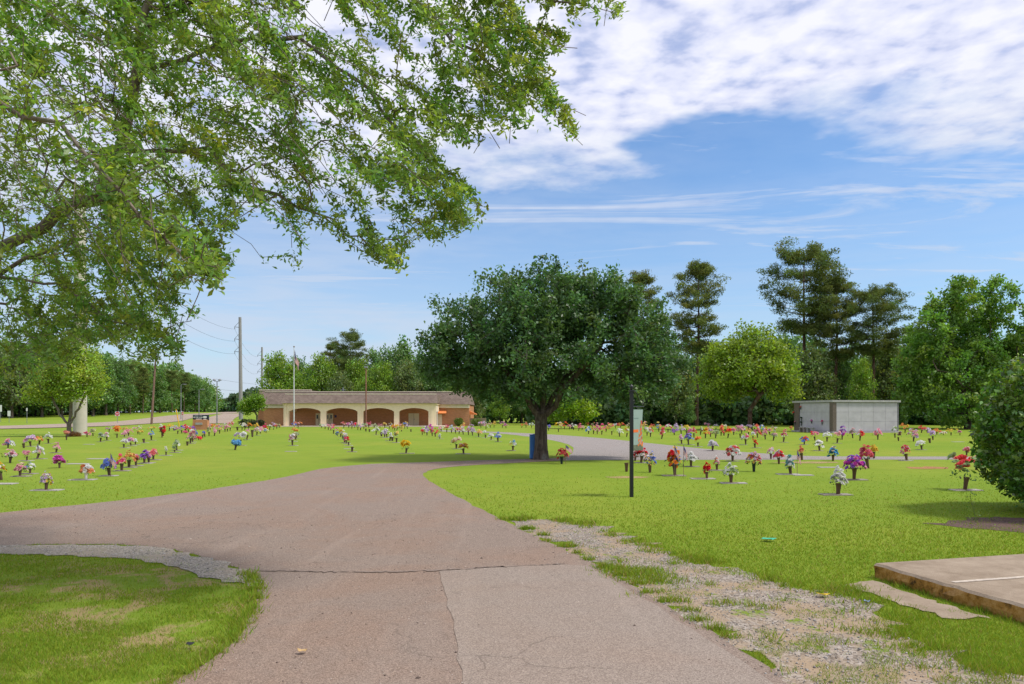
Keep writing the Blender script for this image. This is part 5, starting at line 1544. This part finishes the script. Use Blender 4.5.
for q in range(26):
    a = rng.uniform(0, 6.28); prev = 0
    for s in range(1, 5):
        rr_ = s / 4 * rng.uniform(.7, 1)
        bl.append(np.array([1.5 * rr_ * math.cos(a), 1.4 * rr_ * math.sin(a), 0.15 + (0.4 + 2.0 * ((q % 5) / 5)) * s / 4])); bpn.append(prev); prev = len(bl) - 1; br_.append(0.035 * (1.2 - s / 4))
V, Fc = branch_mesh(np.array(bl), np.array(bpn), np.array(br_), 5)
link('trunk', np_mesh('trunk', V, [Fc], smooth=True), bush, [M_BARK])
sx_, sy_ = on_ground(976, 523)
m = MB(); m.tube([(0, 0, 0), (-.02, 0, .15), (-.06, .02, .32), (-.09, 0, .46)], [.006, .005, .004, .002], 5)
sdl = empty('weed_plant', (sx_, sy_, 0)); tagit(sdl, 'thin weed stalk growing left of the rounded bush', 'plant')
m.build('stem', simple('weed_stem', (.12, .16, .04)), sdl)
cw = np.stack([rng.uniform(-.12, .04, 34), rng.normal(0, .04, 34), rng.uniform(.05, .48, 34)], 1); V, Fc = leaf_cloud(cw, .045, rng)
link('leaves', np_mesh('leaves', V, [Fc], vary((.1, .17, .03), 34, rng)), sdl, [M_LEAF])

# --- small multi-stem tree before the concrete pole
sxp, syp = on_ground(69, 436.6)
k = syp / F
lob = [(-.4, -.2, 4.4, 1.8, 1.5, 1.5), (-1.4, .3, 3.5, 1.4, 1.3, 1.0), (1.2, -.3, 4.3, 1.7, 1.4, 1.3), (.4, .2, 5.6, 1.8, 1.4, 1.4), (-2.1, -.2, 3.1, 1.1, .9, .7), (1.9, -.3, 3.5, 1.2, 1.1, .8), (.6, -.6, 3.3, 1.2, .9, .8)]
t_ = broad_tree('young_tree', lob, (sxp, syp, 0), 0.9, 0.15, 560, 30, 0.17, (0.29, 0.41, 0.045), 8, M_TWIG, spread=0.24, forks=[[(-.1, 0, .9), (-.8, 0, 1.8), (-1.2, 0, 2.8)], [(0, .1, .9), (.1, .1, 2.2), (.1, 0, 3.4)], [(.1, 0, 1.), (.7, 0, 2.), (1.2, 0, 3.1)]], shell=0.5)
tagit(t_, 'small yellow green multi-stemmed tree in front of the concrete pole', 'tree')
gx, gy = on_ground(74, 436.5)
rng = np.random.default_rng(3)
n = 500; a = rng.uniform(0, 6.28, n); rr_ = np.sqrt(rng.uniform(0, 1, n)) * .5
c = np.stack([rr_ * np.cos(a), rr_ * np.sin(a), rng.uniform(0.02, .36, n) * (1.1 - rr_)], 1)
V, Fc = leaf_cloud(c, 0.16, rng, 0.25, 0.0, -1.2)
g = link('dried_plant', np_mesh('dried_plant', V, [Fc], vary((0.30, 0.13, 0.04), n, rng)), None, [M_LEAF]); g.location = (gx, gy, 0)
tagit(g, 'rust brown dried clump at the foot of the concrete pole', 'plant')

# --- round maple, big sweetgum and others, one by one
def place(px, d): return ((px - CX) / F * d, d, float(terrain((px - CX) / F * d, d)))
def ztop(py, d): return CAMH + (HY - py) / F * d
d = 72.0; B = place(750, d)
lob = [(0, 0, 6.2, 4.6, 4.4, 3.0), (-1.8, 0, 5.2, 3.0, 3, 2.2), (1.8, .3, 5.4, 3.1, 3, 2.3), (.3, 0, 8.0, 3.0, 3, 2.3), (-1.5, .5, 7.3, 2.4, 2.4, 1.9), (2.4, 0, 6.6, 2.2, 2.2, 1.8), (-3.3, 0, 4.4, 1.5, 2, 1.5), (3.4, 0, 4.3, 1.5, 2, 1.6)]
t_ = broad_tree('maple_tree', lob, B, 2.0, 0.22, 800, 34, 0.30, (0.215, 0.325, 0.03), 9, M_PBARK, spread=0.36, shell=0.3, yellow=.09)
tagit(t_, 'round bright yellow green maple left of the white mausoleum', 'tree')
d = 76.0; B = place(968, d)
lob = []
for px, py, w in ((920, 335, 20), (935, 315, 18), (952, 300, 17), (975, 302, 18), (998, 300, 17), (1018, 312, 18), (930, 360, 26), (965, 345, 30), (1000, 340, 30), (945, 390, 34), (985, 385, 38), (1015, 370, 30), (918, 395, 18), (1035, 350, 26)):
    v = at(px, py, d); lob.append((v.x - B[0], RNG.normal(0, 1.6), v.z, w * d / F, w * d / F, w * 1.35 * d / F))
t_ = broad_tree('sweetgum_tree', lob, B, 2.2, 0.30, 1300, 52, 0.33, (0.16, 0.30, 0.046), 10, spread=0.27, shell=0.34, yellow=.15)
tagit(t_, 'big many-topped green tree between mausoleum and rounded bush', 'tree')
d = 78.0; B = place(572, d)
lob = [(0, 0, 2.6, 2.0, 2, 1.5), (-1.6, 0, 2.0, 1.4, 1.5, 1.2), (1.5, 0, 1.9, 1.3, 1.4, 1.1), (-.3, 0, 3.4, 1.1, 1.1, 0.9)]
t_ = broad_tree('young_tree', lob, B, 0.8, 0.12, 260, 22, 0.28, (0.22, 0.36, 0.02), 12, spread=.3, shell=.4)
tagit(t_, 'low bright lime tree seen below the oak crown', 'tree')
d = 84.0; B = place(257, d)
lob = [(-.9, 0, 2.7, 1.1, 1.1, .8), (-.1, 0, 3.3, .9, .9, .6), (-1.3, 0, 2.1, .8, .8, .5), (.2, 0, 2.5, .7, .8, .6)]
t_ = broad_tree('young_tree', lob, B, 1.4, 0.1, 220, 24, 0.2, (0.16, 0.29, 0.02), 13, spread=.2, shell=.4)
tagit(t_, 'small rounded green tree at the left corner of the chapel', 'tree')
def shrub(px, py, d, w, h, col, lab, seed, name='shrub'):
    rng = np.random.default_rng(seed)
    B = place(px, d); n = 1500
    d3 = unit(rng.normal(size=(n, 3)))
    c = np.array([0, 0, h * .5]) + d3 * np.array([w / 2, w / 2 * .8, h * .5]) * (rng.uniform(0, 1, n) ** .2)[:, None] * (1 + .12 * np.sin(7 * d3[:, :1] + 5 * d3[:, 2:]))
    V, Fc = leaf_cloud(c[c[:, 2] > 0], .13, rng, .55)
    r_ = empty(name, B); tagit(r_, lab, 'shrub')
    link('foliage', np_mesh('foliage', V, [Fc], vary(col, len(V) // 4, rng)), r_, [M_LEAF])
    m = MB(); m.tube([(0, 0, -.03), (0, 0, h * .5)], .05, 6); m.build('stem', M_BARK, r_)
shrub(458.5, 427, 92.5, 1.2, 1.1, (.12, .2, .02), 'small green shrub before the brick wall under the orange awning', 1)
shrub(476, 427, 93.5, 1.4, 1.0, (.15, .22, .03), 'yellow green shrub beside the low tan wall', 2)
shrub(247, 427, 86, 2.0, 1.0, (.03, .05, .02), 'dark clipped hedge under the small tree by the chapel', 3, 'hedge')
shrub(258, 427, 87, 1.6, 0.9, (.03, .05, .02), 'dark clipped hedge against the chapel left corner', 4, 'hedge')

# prototypes for the trees farther off, then copies
GT = 'trees of the wood behind the cemetery'
def proto_broad(h, w, col, seed, nodes=420, per=20, leaf=0.46, cone=False, yl=.15):
    rng = np.random.default_rng(seed); lob = []
    for q in range(13):
        f = (q + 0.5) / 13; z = h * (0.22 + 0.74 * f)
        r_ = w / 2 * (math.sqrt(max(0.05, 1 - (abs(f - 0.35) / 0.68) ** 2)) if not cone else (1.05 - f) * 0.95 + .08)
        a = q * 2.4; off = r_ * 0.45
        lob.append((off * math.cos(a), off * math.sin(a), z, r_ * .62, r_ * .62, h * 0.12))
    return broad_tree('broadleaf_tree', lob, (0, 0, 0), h * 0.2, h * .02, nodes, per, leaf, col, seed, spread=.45, shell=.4, yellow=yl)
PB1 = proto_broad(14, 9.5, (0.205, 0.345, 0.036), 41)            # bright broadleaf
PB2 = proto_broad(14, 9.0, (0.125, 0.24, 0.065), 42)           # dark broadleaf
PB3 = proto_broad(15, 7.5, (0.14, 0.265, 0.065), 43, cone=True)  # light tall poplar
PB4 = proto_broad(13, 9.0, (0.165, 0.235, 0.072), 44)           # olive broadleaf
PP1 = pine_tree('pine_tree', (0, 0, 0), 20, .30, .42, [(0, 2.4), (.25, 4.2), (.6, 3.3), (.85, 1.9), (1, .7)], (0.15, 0.19, 0.052), 51, 13, 6, 62, .32, .76)
PP2 = pine_tree('pine_tree', (0, 0, 0), 20, .28, .52, [(0, 2.2), (.2, 3.9), (.45, 4.3), (.75, 3.4), (1, 1.6)], (0.135, 0.182, 0.052), 52, 10, 7, 78, .32, .88)
PP3 = pine_tree('pine_tree', (0, 0, 0), 20, .30, .30, [(0, 2.5), (.3, 3.6), (.55, 3.2), (.8, 2.0), (1, .6)], (0.165, 0.20, 0.052), 53, 15, 6, 54, .32, .74)
HT = {id(PB1): 14 * .99, id(PB2): 14 * .99, id(PB3): 15, id(PB4): 13 * .99, id(PP1): 21.0, id(PP2): 21.6, id(PP3): 21.0}
used = set()
def put(src, px, py, d, wsc, lab, rz=None, group=GT):
    B = place(px, d)
    s = (ztop(py, d) - B[2]) / HT[id(src)]
    rz = random.uniform(0, 6.28) if rz is None else rz
    if id(src) not in used:
        used.add(id(src)); o = src; o.location = B; o.rotation_euler = (0, 0, rz); o.scale = (s * wsc, s * wsc, s)
    else:
        o = copy_tree(src, B, rz, (s * wsc, s * wsc, s))
    tagit(o, lab, 'tree', group)
    return o
GC = 'trees behind the chapel'
put(PB1, 277, 354, 112, .85, 'bright green tree at the left end behind the chapel', group=GC)
put(PB1, 293, 366, 113, .8, 'lower bright tree just right of the flagpole top', group=GC)
put(PB2, 308, 368, 128, .9, 'dark tree in a gap behind the flagpole', group=GC)
put(PB1, 322, 356, 116, .8, 'bright tree between the dark gap and chapel pines', group=GC)
put(PP3, 331, 341, 124, .95, 'shorter pine of the pair behind the chapel', group=GC)
put(PP2, 350, 329, 122, 1.05, 'tallest flat-topped pine behind the chapel', group=GC)
put(PB4, 340, 372, 114, .9, 'low olive tree under the chapel pines', group=GC)
put(PB1, 366, 378, 113, .9, 'low bright tree behind the thin rust pole', group=GC)
put(PB2, 342, 350, 136, .95, 'dark tree filling between and behind the chapel pines', group=GC)
put(PB1, 357, 360, 119, .8, 'green tree under the right side of the tallest chapel pine', group=GC)
put(PB2, 297, 358, 134, .9, 'dark tree behind the bright ones by the flagpole', group=GC)
put(PB2, 374, 350, 134, .8, 'dark rounded tree right of the tallest chapel pine', group=GC)
put(PB1, 382, 364, 114, .8, 'bright tree right of the thin rust pole', group=GC)
put(PB2, 392, 347, 126, .9, 'dark tree under the pale poplar behind chapel', group=GC)
put(PB3, 404, 333, 128, .95, 'pale tall poplar behind the chapel nearest the oak', group=GC)
put(PB4, 408, 362, 115, .9, 'dull olive tree before the pale poplar', group=GC)
put(PB3, 420, 345, 122, .9, 'second pale poplar touching the oak crown edge', group=GC)
put(PB2, 436, 366, 116, .9, 'dark tree at the right end of the chapel roof', group=GC)
put(PB1, 452, 382, 118, .9, 'green tree above the right chapel wall', group=GC)
put(PB4, 476, 392, 108, .95, 'grey green tree behind the low tan wall', group=GC)
put(PB1, 500, 390, 112, .95, 'green tree left of the oak trunk', group=GC)
put(PB2, 522, 384, 118, .95, 'dark tree directly behind the oak trunk', group=GC)
put(PB2, 604, 392, 104, .95, 'dark blue green tree right of the lime tree')
put(PB1, 628, 350, 106, .8, 'tree filling under the right side of the oak crown')
put(PP3, 640, 268, 100, .95, 'olive topped pine rising behind the oak right shoulder')
put(PB2, 660, 330, 106, .85, 'dark tree at the right edge of the oak crown')
put(PP1, 697, 257, 96, .92, 'tall slender pine between the oak and round maple')
put(PB4, 676, 352, 94, .8, 'olive tree left of the slender pine trunk')
put(PB4, 716, 372, 100, .9, 'low grey green tree under the slender pine')
put(PB2, 735, 352, 112, .9, 'dark tree behind the left of the round maple')
put(PP2, 803, 240, 95, 1.08, 'tallest pine in the group behind the mausoleum')
put(PP1, 835, 272, 93, 1.0, 'middle pine of the group behind the mausoleum')
put(PP2, 872, 282, 91, 1.15, 'right hand spreading pine behind the mausoleum')
put(PB4, 812, 348, 90, .9, 'olive tree between round maple and mausoleum')
put(PB2, 785, 335, 104, .8, 'dark tree just right of the round maple top')
put(PB1, 862, 360, 84, .62, 'slim bright green tree above the mausoleum roof')
put(PB2, 838, 352, 96, .8, 'dark tree under the middle pine')
put(PB4, 890, 338, 94, .8, 'olive tree at the mausoleum right end')
put(PB2, 914, 332, 112, .9, 'dark tree in the gap left of the sweetgum')
put(PB2, 938, 340, 116, .9, 'dark tree peeping over the left sweetgum shoulder')
put(PB2, 1040, 318, 96, .9, 'dark tree behind the rounded bush top')
put(PB1, 1085, 310, 92, .9, 'tree beyond the right edge behind the bush')
put(PB2, 896, 392, 82, .7, 'low dark tree right behind the mausoleum corner')
put(PB3, 690, 395, 92, .8, 'low pale tree behind the graves right of banner')
# left of the highway
GL = 'front trees of the highway wood'
for px, py, d, s, w, lab in ((-25, 330, 165, PB2, .9, 'dark tree cut by the left edge across the highway'), (12, 345, 160, PB4, .9, 'olive tree behind the left edge road sign'), (42, 352, 165, PB2, .9, 'dark tree behind the narrow roadside marker'),
        (62, 350, 170, PB1, .8, 'green tree behind the small yellow green tree'), (93, 354, 172, PB3, 1.0, 'pale green tree right of the concrete pole'), (106, 352, 180, PB3, .95, 'second pale green tree right of the concrete pole'), (118, 358, 185, PB2, .8, 'dark tree above the no-entry sign'),
        (130, 362, 190, PP2, .75, 'pine left of the leaning wooden pole'), (143, 366, 200, PP1, .9, 'pine touching the leaning wooden pole'), (160, 367, 205, PB3, .9, 'green tree right of the leaning wooden pole'), (172, 369, 215, PP2, .85, 'pine above the yellow guy guard'),
        (184, 372, 232, PP2, .9, 'pine left of the brick sign top'), (195, 377, 250, PB2, .9, 'dark tree above the brick sign'), (205, 384, 268, PB2, .8, 'last dark tree of the wood by the floodlight pole')):
    put(s, px, py, d, w, lab, group=GL)

def woods(name, spots, col, seed, leaf=0.75):
    """a far wood that reads as one mass"""
    rng = np.random.default_rng(seed)
    C, Vt, Ft, Cc_ = [], [], [], []
    cid = []; nb = 0
    nodes, par, rad = [], [], []
    for q, (x, y, h, w) in enumerate(spots):
        zg = float(terrain(x, y)); n = 900
        f = rng.uniform(0, 1, n) ** .8
        r_ = w / 2 * np.sqrt(np.clip(1 - np.abs(f - .45) / .6 * np.abs(f - .45) / .6, .03, 1)) * (1 + .25 * np.sin(9 * f + q))
        a = rng.uniform(0, 6.28, n); s = rng.uniform(0, 1, n) ** .35
        z = zg + h * (0.04 + .95 * f)
        C.append(np.stack([x + r_ * s * np.cos(a), y + r_ * s * np.sin(a), z + rng.normal(0, .4, n)], 1))
        cl = (np.floor(f * 7) * 6 + np.floor(a)).astype(int)
        cid.append(nb + cl); nb += 60
        b = len(nodes); nodes += [np.array([x, y, zg - .1]), np.array([x + rng.normal(0, .2), y, zg + h * .5]), np.array([x, y, zg + h * .85])]; par += [-1, b, b + 1]; rad += [.25, .2, .08]
    C = np.vstack(C); cid = np.concatenate(cid)
    V1, F1 = leaf_cloud(C, leaf, rng, .65, .6)
    c1 = vary(col, len(C), rng, cid, .3, .15)
    V2, F2 = branch_mesh(np.array(nodes), np.array(par), np.array(rad), 5)
    c2 = np.tile(np.array([0.07, 0.05, 0.04]), (len(V2), 1))
    o = link(name, np_mesh(name, np.vstack([V1, V2]), [F1, F2 + len(V1)], np.vstack([c1, c2])), None, [M_LEAF])
    tagit(o, kind='stuff')
    return o
rng = np.random.default_rng(91)
sp1 = []
for px in np.arange(445, 1180, 9.5):
    d = rng.uniform(118, 132); top = 368 + rng.normal(0, 8) - 18 * (px > 640)
    sp1.append(((px - CX) / F * d, d, (CAMH + (HY - top) / F * d), rng.uniform(5.5, 8)))
for px in np.arange(540, 1150, 10):
    d = rng.uniform(99, 108); top = 393 + rng.normal(0, 6)
    sp1.append(((px - CX) / F * d, d, (CAMH + (HY - top) / F * d), rng.uniform(4, 6)))
o = woods('woods', sp1, (0.12, 0.225, 0.08), 92); o['label'] = 'dark wood closing the view behind the cemetery field'
sp2 = []
for px in np.arange(-170, 212, 4.2):
    t = np.clip((px - 0) / 212, -1, 1)
    for row in range(2):
        d = np.interp(px, [-170, 0, 100, 160, 212], [150, 170, 190, 230, 300]) + row * 14 + rng.uniform(-4, 4)
        top = np.interp(px, [-170, 0, 90, 130, 175, 195, 212], [318, 342, 352, 362, 368, 375, 390]) + rng.normal(2, 3)
        x = (px - CX) / F * d
        sp2.append((x, d, CAMH + (HY - top) / F * d - float(terrain(x, d)), rng.uniform(6, 9) * d / 200))
o = woods('woods', sp2, (0.155, 0.275, 0.075), 93, 0.95); o['label'] = 'tall wood beyond the highway at the left'
sp3 = []
for px in np.arange(205, 262, 3.0):
    d = 420 + rng.uniform(-15, 15); top = np.interp(px, [205, 215, 228, 240, 262], [408, 405, 399, 394, 388]) + rng.normal(0, 1)
    x = (px - CX) / F * d; sp3.append((x, d, CAMH + (HY - top) / F * d - float(terrain(x, d)), 12))
o = woods('woods', sp3, (0.09, 0.155, 0.075), 94, 1.8); o['label'] = 'distant low wood beyond the highway crest'

# ------------------------------------------------------------------ sky, sun, camera
SUN_EL, SUN_AZ = 56.0, 102.0       # azimuth clockwise from +Y (the view direction)
w = bpy.data.worlds.new('World'); SC.world = w; w.use_nodes = True
nt = w.node_tree
for n in list(nt.nodes): nt.nodes.remove(n)
out = N(nt, 'ShaderNodeOutputWorld'); bg = N(nt, 'ShaderNodeBackground')
sky = N(nt, 'ShaderNodeTexSky', sky_type='NISHITA'); sky.sun_disc = False
sky.sun_elevation = R(SUN_EL); sky.sun_rotation = R(SUN_AZ); sky.air_density = 1.1; sky.dust_density = 0.6; sky.ozone_density = 2.2
co = N(nt, 'ShaderNodeTexCoord').outputs['Generated']
sep = N(nt, 'ShaderNodeSeparateXYZ'); L(nt, co, sep.inputs[0])
dx, dy, dz = sep.outputs
zc = math_(nt, 'ADD', math_(nt, 'MAXIMUM', dz, 0.0), 0.03)
ux_, uy_ = math_(nt, 'DIVIDE', dx, zc), math_(nt, 'DIVIDE', dy, zc)
pl = N(nt, 'ShaderNodeCombineXYZ'); L(nt, ux_, pl.inputs[0]); L(nt, uy_, pl.inputs[1])
P2 = pl.outputs[0]
# altocumulus deck overhead with a ragged rim and a blue hole
n_rim = noise(nt, P2, 1.5, 6, 0.62, 0.15)
n_puff = noise(nt, P2, 8.0, 4, 0.5, 0.1)
n_mid = noise(nt, P2, 2.6, 4, 0.6, 0.1)
rim = math_(nt, 'ADD', math_(nt, 'ADD', uy_, math_(nt, 'MULTIPLY', ux_, 0.30)), math_(nt, 'MULTIPLY', math_(nt, 'SUBTRACT', n_rim, 0.5), 1.9))
deck = mapr(nt, rim, 3.15, 2.35)
hx, hy = math_(nt, 'MULTIPLY', math_(nt, 'SUBTRACT', ux_, 0.80), 2.2), math_(nt, 'MULTIPLY', math_(nt, 'SUBTRACT', uy_, 2.48), 3.2)
hole = mapr(nt, math_(nt, 'ADD', math_(nt, 'ADD', math_(nt, 'MULTIPLY', hx, hx), math_(nt, 'MULTIPLY', hy, hy)), math_(nt, 'MULTIPLY', math_(nt, 'SUBTRACT', n_mid, 0.5), 2.0)), 0.35, 1.1)
deck = math_(nt, 'MULTIPLY', deck, math_(nt, 'MAXIMUM', hole, 0.08))
puff = mapr(nt, math_(nt, 'ADD', math_(nt, 'MULTIPLY', n_puff, 0.75), math_(nt, 'MULTIPLY', n_mid, 0.35)), 0.36, 0.54, 0.66, 1.0)
deck = math_(nt, 'MULTIPLY', deck, puff)
# wispy streaks and veil toward the horizon
mp = N(nt, 'ShaderNodeMapping'); mp.inputs['Scale'].default_value = (0.42, 1.5, 1); mp.inputs['Rotation'].default_value = (0, 0, 0.42)
L(nt, P2, mp.inputs[0])
st = noise(nt, mp.outputs[0], 1.4, 6, 0.62, 0.8)
elev = dz
wisp = math_(nt, 'MULTIPLY', mapr(nt, st, 0.47, 0.66), 0.72)
leftm = mapr(nt, dx, 0.35, -0.25, 0.50, 1.0)
mp2 = N(nt, 'ShaderNodeMapping'); mp2.inputs['Scale'].default_value = (1.6, 1.6, 17)
L(nt, co, mp2.inputs[0])
bn_ = noise(nt, mp2.outputs[0], 1.3, 5, 0.6, 0.5)
veil = math_(nt, 'MULTIPLY', math_(nt, 'MULTIPLY', mapr(nt, elev, 0.44, 0.06), leftm), mapr(nt, bn_, 0.34, 0.60, 0.52, 1.0))
cloud = math_(nt, 'MAXIMUM', deck, math_(nt, 'MAXIMUM', wisp, math_(nt, 'MULTIPLY', veil, 0.85)))
SKYS = 0.088
skyc = N(nt, 'ShaderNodeVectorMath', operation='SCALE'); L(nt, sky.outputs[0], skyc.inputs[0]); skyc.inputs[3].default_value = SKYS
tint = mix(nt, 1.0, skyc.outputs[0], (0.66, 0.88, 1.08), 'MULTIPLY')
ccol = ramp(nt, n_puff, [(0.30, (0.32, 0.35, 0.50)), (0.45, (0.44, 0.46, 0.57)), (0.62, (0.545, 0.55, 0.60))])
vcol = mix(nt, mapr(nt, elev, 0.18, 0.42), (0.36, 0.405, 0.485), ccol)
full = mix(nt, cloud, tint, vcol)
L(nt, full, bg.inputs[0]); bg.inputs[1].default_value = 1.0
L(nt, bg.outputs[0], out.inputs[0])

sl = bpy.data.lights.new('sun', 'SUN'); sl.energy = 2.15; sl.angle = R(9.0); sl.color = (1.0, 0.95, 0.87)
so = bpy.data.objects.new('sun', sl); COL.objects.link(so)
az, el = R(SUN_AZ), R(SUN_EL)
dirv = Vector((math.sin(az) * math.cos(el), math.cos(az) * math.cos(el), math.sin(el)))
so.rotation_euler = dirv.to_track_quat('Z', 'Y').to_euler(); so.location = (30, 0, 40)

cam = bpy.data.cameras.new('camera'); co_ = bpy.data.objects.new('camera', cam); COL.objects.link(co_)
co_.location = (0, 0, CAMH); co_.rotation_euler = (R(90), 0, 0)
cam.sensor_fit = 'HORIZONTAL'; cam.sensor_width = 36; cam.lens = 36 * F / 1024; cam.shift_y = (HY - 342) / 1024
cam.clip_start = 0.05; cam.clip_end = 8000
SC.camera = co_
SC.render.engine = 'CYCLES'
SC.view_settings.view_transform = 'Standard'; SC.view_settings.look = 'None'; SC.view_settings.gamma = 1
SC.view_settings.use_curve_mapping = False
SC.view_settings.exposure = 0.80
SC.cycles.max_bounces = 6; SC.cycles.diffuse_bounces = 3; SC.cycles.transmission_bounces = 4; SC.cycles.transparent_max_bounces = 4
